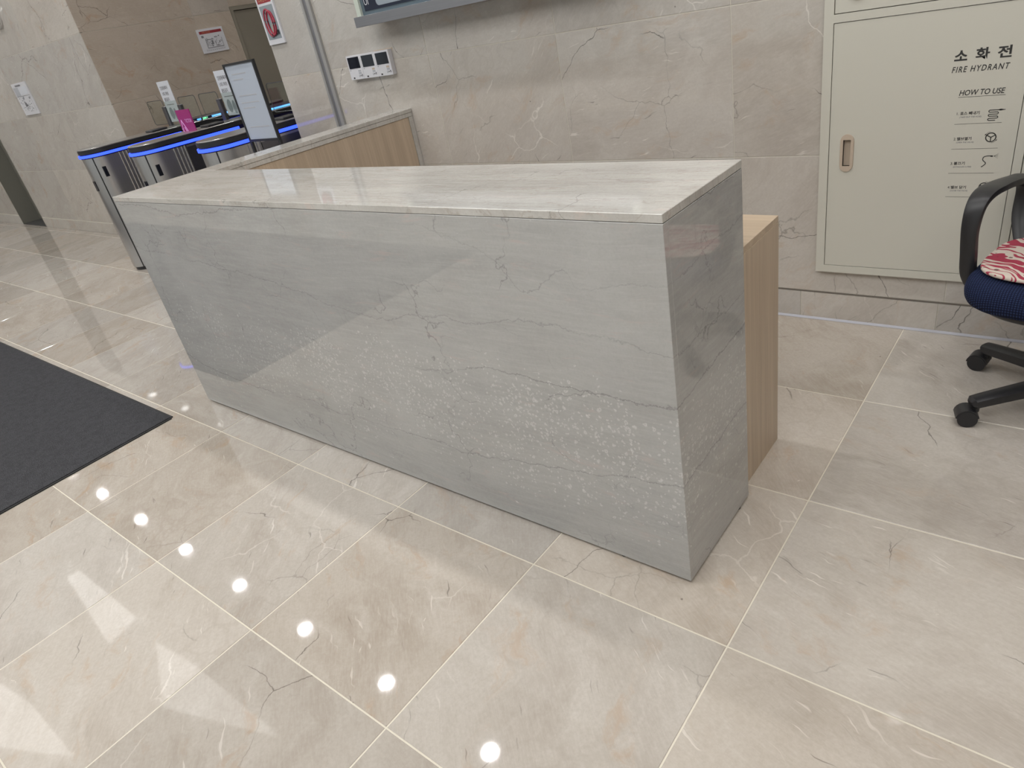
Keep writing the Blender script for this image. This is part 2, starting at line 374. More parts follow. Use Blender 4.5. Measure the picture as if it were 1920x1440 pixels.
def mk_zebra():
    m, nt, b = newmat('red_zebra_fabric')
    tc = N(nt, 'ShaderNodeTexCoord'); v = tc.outputs['Object']
    q = vmath(nt, 'ADD', v, vmath(nt, 'SCALE', vmath(nt, 'SUBTRACT', vnoise(nt, v, 9.0, 2.0), (0.5, 0.5, 0.5)), scale=0.09))
    r = N(nt, 'ShaderNodeVectorRotate', rotation_type='Z_AXIS'); r.inputs['Angle'].default_value = 0.5; L(nt, q, r.inputs['Vector'])
    wv = noise(nt, vmath(nt, 'MULTIPLY', r.outputs[0], (4.0, 30.0, 1.0)), 1.0, 1.5, 0.45)
    s = math_(nt, 'SINE', math_(nt, 'MULTIPLY', wv, 36.0))
    c = mix(nt, smooth(nt, s, -0.15, 0.05), (.36, .035, .07), (.62, .54, .47))
    c = mix(nt, smooth(nt, noise(nt, v, 40.0, 2.0), 0.68, 0.7, 0, 0.8), c, (.08, .03, .03))
    L(nt, c, b.inputs['Base Color']); b.inputs['Roughness'].default_value = 0.85
    return m
MT['zebra'] = mk_zebra()

# ------------------------------------------------------------------ mesh helpers
def box(bm, x0, x1, y0, y1, z0, z1, bevel=0.0, seg=1):
    n = bmesh.new()
    vs = [n.verts.new((x, y, z)) for x in (x0, x1) for y in (y0, y1) for z in (z0, z1)]
    for f in ((0, 1, 3, 2), (4, 6, 7, 5), (0, 4, 5, 1), (2, 3, 7, 6), (0, 2, 6, 4), (1, 5, 7, 3)):
        n.faces.new([vs[i] for i in f])
    if bevel > 0:
        bmesh.ops.bevel(n, geom=n.edges[:], offset=bevel, segments=seg, affect='EDGES', profile=0.5)
    bmesh.ops.recalc_face_normals(n, faces=n.faces[:])
    me = bpy.data.meshes.new('t'); n.to_mesh(me); n.free(); bm.from_mesh(me); bpy.data.meshes.remove(me)
def prism(bm, pts, z0, z1, plane='XY', bevel=0.0, seg=2):
    """extrude a 2-D outline; plane XY -> z0..z1, XZ -> along y, YZ -> along x"""
    n = bmesh.new()
    def P(a, b, c): return {'XY': (a, b, c), 'XZ': (a, c, b), 'YZ': (c, a, b)}[plane]
    lo = [n.verts.new(P(a, b, z0)) for a, b in pts]; hi = [n.verts.new(P(a, b, z1)) for a, b in pts]
    n.faces.new(lo); n.faces.new(hi[::-1])
    k = len(pts)
    for i in range(k): n.faces.new((lo[i], lo[(i + 1) % k], hi[(i + 1) % k], hi[i]))
    bmesh.ops.recalc_face_normals(n, faces=n.faces[:])
    if bevel > 0:
        es = [e for e in n.edges if e.calc_face_angle(0) > 0.7]
        bmesh.ops.bevel(n, geom=es, offset=bevel, segments=seg, affect='EDGES', profile=0.5)
    me = bpy.data.meshes.new('t'); n.to_mesh(me); n.free(); bm.from_mesh(me); bpy.data.meshes.remove(me)
def cyl(bm, p0, p1, r, seg=20, r1=None):
    p0, p1 = Vector(p0), Vector(p1); d = p1 - p0
    mt = Matrix.Translation((p0 + p1) / 2) @ d.to_track_quat('Z', 'Y').to_matrix().to_4x4()
    bmesh.ops.create_cone(bm, cap_ends=True, segments=seg, radius1=r, radius2=r if r1 is None else r1, depth=d.length, matrix=mt)
def tube(bm, pts, r, seg=8, closed=False):
    pts = [Vector(p) for p in pts]; rings = []
    n = len(pts); up = Vector((0, 0, 1))
    for i, p in enumerate(pts):
        a = pts[(i - 1) % n] if (closed or i) else p; b = pts[(i + 1) % n] if (closed or i < n - 1) else p
        t = (b - a).normalized(); s = t.cross(up)
        if s.length < 1e-3: s = t.cross(Vector((1, 0, 0)))
        s.normalize(); u = s.cross(t)
        rr = r[i] if isinstance(r, (list, tuple)) else r
        rings.append([bm.verts.new(p + s * rr * math.cos(2 * PI * j / seg) + u * rr * math.sin(2 * PI * j / seg)) for j in range(seg)])
    m = n if closed else n - 1
    for i in range(m):
        A, B = rings[i], rings[(i + 1) % n]
        for j in range(seg): bm.faces.new((A[j], A[(j + 1) % seg], B[(j + 1) % seg], B[j]))
    if not closed:
        bm.faces.new(rings[0][::-1]); bm.faces.new(rings[-1])
def sweep(bm, pts, hw, ht, side):
    """flat rounded band (octagonal section) swept along pts; hw half-width along 'side', ht half-thickness"""
    pts = [Vector(p) for p in pts]; side = Vector(side).normalized(); n = len(pts); rings = []
    for i, p in enumerate(pts):
        t = (pts[min(i + 1, n - 1)] - pts[max(i - 1, 0)]).normalized(); nrm = t.cross(side).normalized()
        w_ = hw[i] if isinstance(hw, (list, tuple)) else hw; h_ = ht[i] if isinstance(ht, (list, tuple)) else ht
        ring = []
        for j in range(12):
            a = 2 * PI * j / 12; ca, sa = math.cos(a), math.sin(a)
            ring.append(bm.verts.new(p + side * w_ * math.copysign(abs(ca) ** 0.6, ca) + nrm * h_ * math.copysign(abs(sa) ** 0.6, sa)))
        rings.append(ring)
    for A, B in zip(rings, rings[1:]):
        for j in range(12): bm.faces.new((A[j], A[(j + 1) % 12], B[(j + 1) % 12], B[j]))
    bm.faces.new(rings[0][::-1]); bm.faces.new(rings[-1])
def catmull(P, k=6):
    out = []
    for i in range(len(P) - 1):
        p0, p1, p2, p3 = (Vector(P[max(i - 1, 0)]), Vector(P[i]), Vector(P[i + 1]), Vector(P[min(i + 2, len(P) - 1)]))
        for j in range(k):
            t = j / k
            out.append(0.5 * ((2 * p1) + (p2 - p0) * t + (2 * p0 - 5 * p1 + 4 * p2 - p3) * t * t + (3 * p1 - p0 - 3 * p2 + p3) * t ** 3))
    out.append(Vector(P[-1])); return out
def stadium(cx, y0, y1, r, k=14):
    pts = [(cx + r * math.cos(a), y1 - r + r * math.sin(a)) for a in [PI * i / k for i in range(k + 1)]]
    pts += [(cx + r * math.cos(a), y0 + r + r * math.sin(a)) for a in [PI + PI * i / k for i in range(k + 1)]]
    return pts
def rrect(x0, x1, y0, y1, r, k=6):
    out = []
    for cx, cy, a0 in ((x1 - r, y1 - r, 0), (x0 + r, y1 - r, PI / 2), (x0 + r, y0 + r, PI), (x1 - r, y0 + r, 1.5 * PI)):
        out += [(cx + r * math.cos(a0 + PI / 2 * i / k), cy + r * math.sin(a0 + PI / 2 * i / k)) for i in range(k + 1)]
    return out

def obj(name, bm, mat, parent=None, smooth_=False, loc=None):
    if isinstance(bm, bmesh.types.BMesh):
        me = bpy.data.meshes.new(name); bmesh.ops.recalc_face_normals(bm, faces=bm.faces[:]); bm.to_mesh(me); bm.free()
        me.materials.append(mat)
        if smooth_:
            for p in me.polygons: p.use_smooth = True
            try: me.set_sharp_from_angle(angle=math.radians(38))
            except Exception: pass
    else: me = bm
    o = bpy.data.objects.new(name, me); C.objects.link(o)
    if parent is not None: o.parent = parent
    if loc is not None: o.location = loc
    return o
def B(): return bmesh.new()
def bxo(name, dims, mat, parent=None, bevel=0.0, seg=1):
    bm = B(); box(bm, *dims, bevel, seg); return obj(name, bm, mat, parent)
def tag(o, label, cat, group=None):
    o['label'] = label; o['category'] = cat
    if group: o['group'] = group
    return o
def thing(name, label, cat, loc=(0, 0, 0), rz=0.0, group=None):
    o = bpy.data.objects.new(name, None); C.objects.link(o); o.location = loc; o.rotation_euler = (0, 0, rz)
    o.empty_display_size = 0.1
    return tag(o, label, cat, group)
def struct(name, bm, mat, label=None):
    o = obj(name, bm, mat); o['kind'] = 'structure'
    if label: o['label'] = label
    return o
def off(o, p):          # part built in world coordinates under a thing with a location
    return o

def text(name, body, mat, parent, origin, right, up, height=None, width=None, shear=0.0, bold=0.0, align='LEFT', thick=0.0, spacing=1.0):
    """lettering as a flat mesh lying on a surface; origin = lower-left, right/up = unit axes; height = cap height, width = fitted width"""
    cu = bpy.data.curves.new('t', 'FONT'); cu.body = body; cu.shear = shear; cu.offset = bold; cu.space_character = spacing
    cu.resolution_u = 3
    to = bpy.data.objects.new('t', cu); C.objects.link(to)
    dg = bpy.context.evaluated_depsgraph_get()
    me = bpy.data.meshes.new_from_object(to.evaluated_get(dg)); bpy.data.objects.remove(to); bpy.data.curves.remove(cu)
    if not me.vertices: return None
    xs = [v.co.x for v in me.vertices]; ys = [v.co.y for v in me.vertices]
    x0, x1, y0, y1 = min(xs), max(xs), min(ys), max(ys)
    sy = (height / (y1 - y0)) if height else None
    sx = (width / (x1 - x0)) if width else sy
    if sy is None: sy = sx
    if align == 'CENTER': x0 = (x0 + x1) / 2
    o3, r3, u3 = Vector(origin), Vector(right), Vector(up)
    for v in me.vertices: v.co = o3 + r3 * ((v.co.x - x0) * sx) + u3 * ((v.co.y - y0) * sy)
    me.materials.clear(); me.materials.append(mat)
    o = bpy.data.objects.new(name, me); C.objects.link(o); o.parent = parent
    return o

# ------------------------------------------------------------------ the setting
T = 0.6; J = 0.0021
# floor: bedding slab in grout colour with separate marble tiles on it
bm = B(); box(bm, -14.2, 2.8, -5.7, 6.2, -0.06, -0.0012)
floor = struct('floor', bm, MT['grout'])
bm = B(); box(bm, -T / 2 + J, T / 2 - J, -T / 2 + J, T / 2 - J, -0.02, 0.0)
bmesh.ops.bevel(bm, geom=[e for e in bm.edges if all(v.co.z > -0.001 for v in e.verts)], offset=0.0012, segments=1, affect='EDGES')
tile_me = None
rest = B()
for i in range(-24, 5):
    for j in range(-10, 11):
        cx, cy = (i + 0.5) * T, (j + 0.5) * T
        if cx < -14.1 or cx > 2.7: continue
        if cy > 1.8 and not (-6.6 < cx < -3.5): continue
        vis = (-12.2 < cx < 1.3 and -1.9 < cy < 1.8 and not (cx < -9.5 and cy < -0.2) and not (cx > 0.0 and cy < -0.4)) or (cy > 1.8 and cy < 3.0)
        if vis:
            if tile_me is None:
                o = obj('floor_tile', bm, MT['floor'], floor, loc=(cx, cy, 0)); tile_me = o.data
            else: obj('floor_tile', tile_me, None, floor, loc=(cx, cy, 0))
        else:
            box(rest, cx - T / 2 + J, cx + T / 2 - J, cy - T / 2 + J, cy + T / 2 - J, -0.02, 0.0)
o = obj('tile_field', rest, MT['floor'], floor); o['kind'] = 'stuff'
# left wall's pocket of floor between y 1.8 and 1.88
bxo('floor_strip', (-12.0, -6.6, 1.8 + J, 2.12, -0.02, 0.0), MT['floor'], floor)

ROWS = [0.132, 0.71, 1.283, 1.87, 2.45, 3.03, 3.61, HC]
WJ = 0.0016
def tile_y(x0, x1, z0, z1, yf, parent, mat, name='wall_tile', th=0.02, sgn=1):
    """tile whose face is at y = yf, body behind (towards +y)"""
    bm = B(); hx, hz = (x1 - x0) / 2 - WJ, (z1 - z0) / 2 - WJ
    box(bm, -hx, hx, 0, th * sgn, -hz, hz, 0.0009) if sgn > 0 else box(bm, -hx, hx, th * sgn, 0, -hz, hz, 0.0009)
    return obj(name, bm, mat, parent, loc=((x0 + x1) / 2, yf, (z0 + z1) / 2))
def tile_x(y0, y1, z0, z1, xf, parent, mat, name='wall_tile', th=0.02, sgn=-1):
    bm = B(); hy, hz = (y1 - y0) / 2 - WJ, (z1 - z0) / 2 - WJ
    box(bm, min(0, th * sgn), max(0, th * sgn), -hy, hy, -hz, hz, 0.0009)
    return obj(name, bm, mat, parent, loc=(xf, (y0 + y1) / 2, (z0 + z1) / 2))

# back wall (behind the counter)
bm = B(); box(bm, -3.754, 2.7, 1.8013, 2.3, 0, HC); wall_back = struct('wall_back', bm, MT['wgrout'])
xj = [-3.225, -2.383, -1.545, -0.71, 0.13, 0.97, 1.81, 2.65]
for a, b_ in zip(ROWS, ROWS[1:]):
    for x0, x1 in zip(xj, xj[1:]): tile_y(x0, x1, a, b_, 1.8, wall_back, MT['wall_y'])
    tile_y(-3.756, -3.312, a, b_, 1.8, wall_back, MT['wall_y'])
    tile_x(1.8, 2.3, a, b_, -3.756, wall_back, MT['wall_y'], sgn=1)
# skirting of the back wall: slightly recessed stone with a dark strip as painted shadow line over it and a pale bead of silicone at its foot
bm = B(); box(bm, -3.75, 2.65, 1.7985, 1.8012, 0.126, 0.132); j = obj('shadow_joint', bm, MT['dgrout'], wall_back)
bm = B(); box(bm, -3.75, 2.65, 1.803, 1.81, 0, 0.13); base_back = struct('baseboard_back', bm, MT['dgrout'])
sk = [-3.75, -2.95, -2.1, -1.26, -0.42, 0.112, 0.95, 1.8, 2.65]
for x0, x1 in zip(sk, sk[1:]): tile_y(x0, x1, 0.0, 0.127, 1.799, base_back, MT['wall_y'], 'skirting_stone', 0.004)
bm = B(); prism(bm, [(1.7985, 0.001), (1.790, 0.001), (1.7985, 0.009)], -3.2, 2.65, 'YZ'); obj('silicone_bead', bm, MT['silicone'], base_back)
# steel channel let into the wall
ch = thing('steel_channel', 'tall grey steel channel let into the stone wall by the gates', 'trim', (-3.268, 1.8, 0)); ch['kind'] = 'structure'; ch.name = 'trim_1'; del ch['category']
bxo('channel_leg', (-0.044, -0.026, -0.012, 0.0, 0, HC), MT['grey_trim'], ch)
bxo('channel_leg', (0.012, 0.04, -0.016, 0.0, 0, HC), MT['grey_trim'], ch)
bxo('channel_groove', (-0.026, 0.012, -0.004, 0.0, 0, HC), MT['grey_groove'], ch)

# opening to the recess: header above the gates
bm = B(); box(bm, -6.59, -3.754, 1.8013, 2.3, 3.03, HC); o = struct('wall_header', bm, MT['wgrout']); o.name = 'wall_over_gates'
for x0, x1 in ((-6.579, -5.64), (-5.64, -4.7), (-4.7, -3.756)): tile_y(x0, x1, 3.03, HC, 1.8, o, MT['wall_y'])
# left stretch of the same wall
bm = B(); box(bm, -10.05, -6.6, 1.8813, 2.4, 0, HC); wall_left = struct('wall_left', bm, MT['wgrout'])
bm = B(); box(bm, -14.2, -10.94, 1.8813, 2.4, 0, HC); wall_far = struct('wall_far', bm, MT['wgrout'])
bm = B(); box(bm, -10.94, -10.05, 1.8813, 2.4, 2.3, HC); struct('wall_over_door', bm, MT['wgrout'])
lj = [-10.052, -8.85, -7.78, -6.581]
for a, b_ in zip(ROWS, ROWS[1:]):
    for x0, x1 in zip(lj, lj[1:]): tile_y(x0, x1, a, b_, 1.88, wall_left, MT['wall_y'])
    for x0, x1 in ((-14.1, -13.1), (-13.1, -12.0), (-12.0, -10.942)): tile_y(x0, x1, a, b_, 1.88, wall_far, MT['wall_y'])
bm = B(); box(bm, -10.05, -6.6, 1.883, 1.9, 0, 0.13); o = struct('baseboard_left', bm, MT['dgrout'])
for x0, x1 in ((-10.05, -9.0), (-9.0, -7.9), (-7.9, -6.6)): tile_y(x0, x1, 0, 0.122, 1.879, o, MT['wall_y'], 'skirting_stone', 0.004)
bm = B(); box(bm, -14.1, -10.94, 1.883, 1.9, 0, 0.13); o = struct('baseboard_far', bm, MT['dgrout'])
for x0, x1 in ((-14.1, -12.6), (-12.6, -10.94)): tile_y(x0, x1, 0, 0.122, 1.879, o, MT['wall_y'], 'skirting_stone', 0.004)
# recess side wall with the service door
bm = B(); box(bm, -7.0, -6.5813, 1.9, 3.36, 0, HC); wall_recess = struct('wall_recess', bm, MT['wgrout'])
bm = B(); box(bm, -7.0, -6.5813, 3.36, 4.36, 1.9, HC); wall_recess2 = struct('wall_over_service_door', bm, MT['wgrout'])
bm = B(); box(bm, -7.0, -6.5813, 4.36, 6.2, 0, HC); wall_recess3 = struct('wall_recess_end', bm, MT['wgrout'])
for a, b_ in zip([0.0] + ROWS, ROWS):
    for y0, y1 in ((1.881, 2.95), (2.95, 3.36)): tile_x(y0, y1, a, b_, -6.579, wall_recess, MT['wall_x'])
    for y0, y1 in ((4.36, 5.3), (5.3, 6.2)): tile_x(y0, y1, a, b_, -6.579, wall_recess3, MT['wall_x'])
    if a > 1.8: tile_x(3.36, 4.36, a + (0.03 if a < 1.9 else 0), b_, -6.579, wall_recess2, MT['wall_x'])
bm = B(); box(bm, -6.62, -6.575, 3.36, 4.36, 1.866, 1.9); box(bm, -6.62, -6.575, 3.36, 3.392, 0, 1.866); box(bm, -6.62, -6.575, 4.33, 4.36, 0, 1.866)
door_1 = struct('door_1', bm, MT['recessdoor'])
bxo('door_leaf', (-6.60, -6.585, 3.398, 4.324, 0.01, 1.860), MT['recessdoor'], door_1, 0.001)
bxo('door_gap', (-6.62, -6.604, 3.392, 4.33, 0.0, 1.866), MT['cream_d'], door_1)
bm = B(); tube(bm, [(-6.585, 4.25, 0.86), (-6.545, 4.25, 0.86), (-6.545, 4.13, 0.86)], 0.009); obj('door_handle', bm, MT['chrome'], door_1, True)
bm = B(); box(bm, -6.59, -3.5, 6.0, 6.2, 0, HC); struct('wall_recess_back', bm, MT['wall_x'])
bm = B(); box(bm, -3.75, -3.5, 2.3, 6.0, 0, HC); struct('wall_recess_right', bm, MT['wall_y'])
# steel-lined doorway at the far left
bm = B(); box(bm, -10.94, -10.93, 1.879, 2.11, 0, 2.3); box(bm, -10.07, -10.052, 1.879, 2.11, 0, 2.3); box(bm, -10.93, -10.07, 1.879, 2.11, 2.28, 2.3)
door_2 = struct('door_2', bm, MT['doorgreen'])
bxo('door_leaf', (-10.925, -10.505, 2.09, 2.11, 0.012, 2.28), MT['doorgreen'], door_2, 0.002)
bxo('door_leaf', (-10.497, -10.07, 2.09, 2.11, 0.012, 2.28), MT['doorgreen'], door_2, 0.002)
bxo('door_sill', (-10.93, -10.07, 1.885, 2.09, 0.001, 0.006), MT['sill'], door_2)
# remaining walls and ceiling
bm = B(); box(bm, 2.65, 2.8, -5.6, 1.8, 0, HC); struct('wall_right', bm, MT['wall_y'])
bm = B(); box(bm, -14.3, -14.1, -5.6, 1.88, 0, HC); struct('wall_end', bm, MT['wall_y'])
bm = B()
for x0, x1 in ((-14.1, -13.6), (-10.9, -10.5), (-7.4, -7.0), (-3.9, -3.5), (-0.4, 0.0), (2.2, 2.8)): box(bm, x0, x1, -5.7, -5.5, 0, HC)
box(bm, -14.1, 2.8, -5.7, -5.5, 0, 0.35); box(bm, -14.1, 2.8, -5.7, -5.5, 2.9, HC); struct('wall_front', bm, MT['wall_y'])
for k, (x0, x1) in enumerate(((-13.6, -10.9), (-10.5, -7.4), (-7.0, -3.9), (-3.5, -0.4), (0.0, 2.2))):  # windows behind the camera, added to bring daylight into the lobby
    bm = B(); box(bm, x0, x1, -5.62, -5.58, 0.35, 0.40); box(bm, x0, x1, -5.62, -5.58, 2.85, 2.9); box(bm, x0, x0 + .05, -5.62, -5.58, .4, 2.85); box(bm, x1 - .05, x1, -5.62, -5.58, .4, 2.85)
    wn = struct('window_%d' % (k + 1), bm, MT['alu']); bxo('pane', (x0 + .05, x1 - .05, -5.605, -5.595, .4, 2.85), MT['clear'], wn)
bm = B(); box(bm, -14.2, 2.8, -5.7, 6.2, HC, HC + 0.1); ceiling = struct('ceiling', bm, MT['paint'])

# ceiling lights
def disc(bm, r, z, k=24):
    vs = [bm.verts.new((r * math.cos(2 * PI * i / k), r * math.sin(2 * PI * i / k), z)) for i in range(k)]; bm.faces.new(vs[::-1])
bm = B(); disc(bm, 0.062, 0.0); lamp_me = None
ring = B()
_v = [[ring.verts.new((rr * math.cos(2 * PI * i / 28), rr * math.sin(2 * PI * i / 28), zz)) for i in range(28)] for rr, zz in ((.078, .011), (.078, -.006), (.066, -.010), (.063, .008))]
for A_, B_ in zip(_v, _v[1:]):
    for i in range(28): ring.faces.new((A_[i], A_[(i + 1) % 28], B_[(i + 1) % 28], B_[i]))
first = None
ORD = ['rightmost', 'second', 'third', 'fourth', 'fifth', 'sixth', 'seventh', 'eighth', 'ninth', 'tenth', 'eleventh', 'twelfth']
def ordinal(i, n): return ORD[i]
for row, (ly, xs, nm) in enumerate(((0.868, [-2.522 - 1.29 * k for k in range(-3, 9)], 'along the counter wall'),
                                     )):
    for lx in xs:
        t = thing('downlight', ordinal(xs.index(lx), len(xs)) + ' small round ceiling downlight from the right in the row ' + nm, 'ceiling light', (lx, ly, HC - 0.012), 0, 'round ceiling downlights ' + nm)
        if first is None:
            a = obj('trim_ring', ring, MT['paint'], t, True); b2 = obj('diffuser', bm, MT['lamp'], t, loc=(0, 0, 0.006)); first = (a.data, b2.data)
        else:
            obj('trim_ring', first[0], None, t); obj('diffuser', first[1], None, t, loc=(0, 0, 0.006))
# unseen glowing band added as fill light over the lobby, in framed squares
band = thing('ceiling_fill_band', 'long band of glowing white squares added to the ceiling as fill light for the lobby', 'light panel', (-5.3, -2.42, HC))
bm = B(); box(bm, -.635, .635, -.62, .62, -.010, -.004); pm1 = None; fb = B()
for i in range(-5, 12):
    cx_ = -7.2 + 1.29 * i
    if cx_ < -13.0: continue
    if pm1 is None: pm1 = obj('diffuser', bm, MT['fill_diffuser'], band, loc=(cx_, 0, 0)).data
    else: obj('diffuser', pm1, None, band, loc=(cx_, 0, 0))
    box(fb, cx_ + .637, cx_ + .653, -.63, .63, -.014, -.001)
for i in range(7, 12):
    obj('diffuser', pm1, None, band, loc=(-7.2 + 1.29 * i, 1.29, 0))
box(fb, 1.19, 7.65, 1.912, 1.935, -.014, -.001); box(fb, 1.17, 1.19, .645, 1.935, -.014, -.001)
for i in range(7, 12): box(fb, -7.2 + 1.29 * i + .637, -7.2 + 1.29 * i + .653, .645, 1.912, -.014, -.001)
box(fb, -7.9, 7.65, -.645, -.622, -.014, -.001); box(fb, -7.9, 7.65, .622, .645, -.014, -.001); obj('frame', fb, MT['paint'], band)
for lx in (-5.9, -4.6):  # extra unseen downlights, added to light the gate recess
    t = thing('downlight', ('left' if lx < -5 else 'right') + '-hand small round downlight added unseen in the ceiling of the gate recess', 'ceiling light', (lx, 3.6, HC - 0.012), 0, 'added round downlights in the gate recess')
    obj('trim_ring', first[0], None, t); obj('diffuser', first[1], None, t, loc=(0, 0, 0.006))
for k, pts in enumerate(([(-8.73, -.21), (-8.70, -.07), (-7.12, -.05), (-7.02, -.40)], [(-6.5, -.10), (-5.78, -.03), (-4.3, -.02), (-5.6, -.46)],
                         [(-7.9, -1.36), (-7.0, -1.22), (-5.9, -1.2), (-6.8, -1.62)])):
    bm = B(); prism(bm, pts, HC - 0.02, HC - 0.002); o = obj('reflection_panel', bm, MT['patchglow'])  # unseen glow, added and shaped for bright patches mirrored in the floor
    tag(o, ('long tapering glow panel added for a floor reflection, farthest one', 'tapering glow panel added for a floor reflection, nearest the counter', 'tapering glow panel added for a floor reflection, over the dark mat')[k], 'light panel', 'tapering panels added for floor reflections')

# ------------------------------------------------------------------ reception counter
X0, X1, Y0, Y1, H, TH = -2.76, -0.1615, 0.142, 0.543, 1.027, 0.0195
ctr = thing('reception_counter', 'long L-shaped reception counter faced in polished grey veined marble', 'counter', (-1.46, 0.34, 0))
def cpart(name, dims, mat, bevel=0.0008, parent=None):
    d = dims; ox, oy = -1.46, 0.34
    return bxo(name, (d[0] - ox, d[1] - ox, d[2] - oy, d[3] - oy, d[4], d[5]), mat, parent or ctr, bevel)
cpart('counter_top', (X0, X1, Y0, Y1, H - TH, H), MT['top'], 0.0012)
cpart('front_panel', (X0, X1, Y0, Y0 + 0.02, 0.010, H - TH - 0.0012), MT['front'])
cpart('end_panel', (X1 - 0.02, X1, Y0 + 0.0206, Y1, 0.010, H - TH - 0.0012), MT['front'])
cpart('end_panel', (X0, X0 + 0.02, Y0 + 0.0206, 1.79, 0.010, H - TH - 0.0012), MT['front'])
cpart('back_panel', (X0 + 0.15, X1 - 0.0206, Y1 - 0.02, Y1 - 0.001, 0.012, H - TH - 0.0012), MT['oak'])
cpart('wing_top', (X0, -2.61, Y1 + 0.0008, 1.798, H - TH, H), MT['top'], 0.0012)
cpart('wing_edge_band', (-2.63, -2.612, Y1 + 0.001, 1.798, H - TH - 0.022, H - TH - 0.001), MT['top'])
cpart('wing_inner_panel', (-2.632, -2.616, Y1 + 0.001, 1.765, 0.012, H - TH - 0.023), MT['oak'])
cpart('wing_end_strip', (-2.634, -2.612, 1.767, 1.798, 0.0, H - TH - 0.023), MT['top'])
cpart('plinth', (X0 + 0.05, X1 - 0.06, Y0 + 0.06, Y1 - 0.05, 0.0, 0.011), MT['black'])
for fx, fy in ((-0.379, 0.148), (-1.371, 0.150), (-1.551, 0.150), (-0.175, 0.47)):
    bm = B(); cyl(bm, (fx + 1.46, fy - 0.34 + 0.012, 0), (fx + 1.46, fy - 0.34 + 0.012, 0.0105), 0.012, 12); obj('levelling_foot', bm, MT['blackm'], ctr)

desk = thing('wooden_desk', 'oak-veneered work desk standing behind the end of the marble counter', 'desk', (-1.3, 0.70, 0))
def dpart(name, d, mat, bevel=0.0006): return bxo(name, (d[0] + 1.3, d[1] + 1.3, d[2] - .70, d[3] - .70, d[4], d[5]), mat, desk, bevel)
dpart('desk_top', (-2.60, -0.190, 0.545, 0.868, 0.764, 0.783), MT['oak_top'])
dpart('side_panel', (-0.208, -0.189, 0.545, 0.868, 0.0, 0.7635), MT['oak'])
dpart('side_panel', (-1.42, -1.40, 0.548, 0.866, 0.0, 0.7635), MT['oak'])
dpart('side_panel', (-2.60, -2.58, 0.548, 0.866, 0.0, 0.7635), MT['oak'])
dpart('drawer_front', (-0.65, -0.212, 0.85, 0.866, 0.52, 0.755), MT['oak']); dpart('drawer_front', (-0.65, -0.212, 0.85, 0.866, 0.27, 0.515), MT['oak']); dpart('drawer_front', (-0.65, -0.212, 0.85, 0.866, 0.02, 0.265), MT['oak'])
dpart('side_panel', (-0.67, -0.652, 0.548, 0.866, 0.0, 0.7635), MT['oak'])

# ------------------------------------------------------------------ charcoal mat
bm = B(); prism(bm, [(-2.800, -0.045), (-2.785, -1.94), (-11.5, -1.93), (-11.5, -0.055)], 0.0003, 0.008, 'XY', 0.0)
mat = thing('entrance_mat', 'large charcoal carpet mat with a thin black rubber edge lying on the floor', 'mat', (0, 0, 0))
obj('carpet', bm, MT['carpet'], mat)
bm = B(); e = 0.012
for p, q in (((-2.800, -0.045), (-2.785, -1.94)), ((-2.785, -1.94), (-11.5, -1.93)), ((-11.5, -0.055), (-2.800, -0.045))):
    dx, dy = q[0] - p[0], q[1] - p[1]; l = math.hypot(dx, dy); nx, ny = -dy / l * e, dx / l * e
    prism(bm, [p, q, (q[0] + nx, q[1] + ny), (p[0] + nx, p[1] + ny)], 0.0002, 0.005)
obj('rubber_edge', bm, MT['blackm'], mat)

# ------------------------------------------------------------------ fire hydrant cabinet
YW = 1.8
hyd = thing('hydrant_cabinet', 'tall cream enamelled fire hydrant cabinet set in the stone wall, with black lettering', 'cabinet', (0.0, YW - 0.03, 0.234))
def hb(bm, d, bev=0.0): box(bm, d[0], d[1], d[2] - (YW - 0.03), d[3] - (YW - 0.03), d[4] - 0.234, d[5] - 0.234, bev)
FY0, FY1 = YW - 0.022, YW + 0.002
bm = B()
for d in ((-.355, -.322, FY0, FY1, .234, 2.3), (-.322, .75, FY0, FY1, .234, .264), (-.322, .75, FY0, FY1, 1.176, 1.203), (.278, .304, FY0, FY1, .264, 1.176), (.278, .304, FY0, FY1, 1.203, 2.26), (.72, .75, FY0, FY1, .264, 2.26), (-.322, .75, FY0, FY1, 2.26, 2.3)):
    hb(bm, d, 0.0)
obj('frame', bm, MT['cream'], hyd)
bm = B(); hb(bm, (-.33, .73, YW - 0.006, YW + 0.001, .26, 2.27)); obj('backing', bm, MT['cream_d'], hyd)
def hdoor(x0, x1, z0, z1, g=0.0022):
    bm = B(); hb(bm, (x0 + g, x1 - g, FY0 + 0.002, FY0 + 0.014, z0 + g, z1 - g), 0.0012); return obj('door', bm, MT['cream'], hyd)
bm = B(); g_ = .0022; hx0, hx1, hz0, hz1 = -.2555 - .0135, -.2555 + .0135, .7225 - .049, .7225 + .049
for d in ((-.322 + g_, hx0, .264 + g_, 1.176 - g_), (hx1, .278 - g_, .264 + g_, 1.176 - g_), (hx0, hx1, .264 + g_, hz0), (hx0, hx1, hz1, 1.176 - g_)): hb(bm, (d[0], d[1], FY0 + .002, FY0 + .014, d[2], d[3]))
main_door = obj('door', bm, MT['cream'], hyd); hdoor(-.322, .278, 1.203, 2.26); hdoor(.304, .72, .264, 1.176); hdoor(.304, .72, 1.203, 2.26)
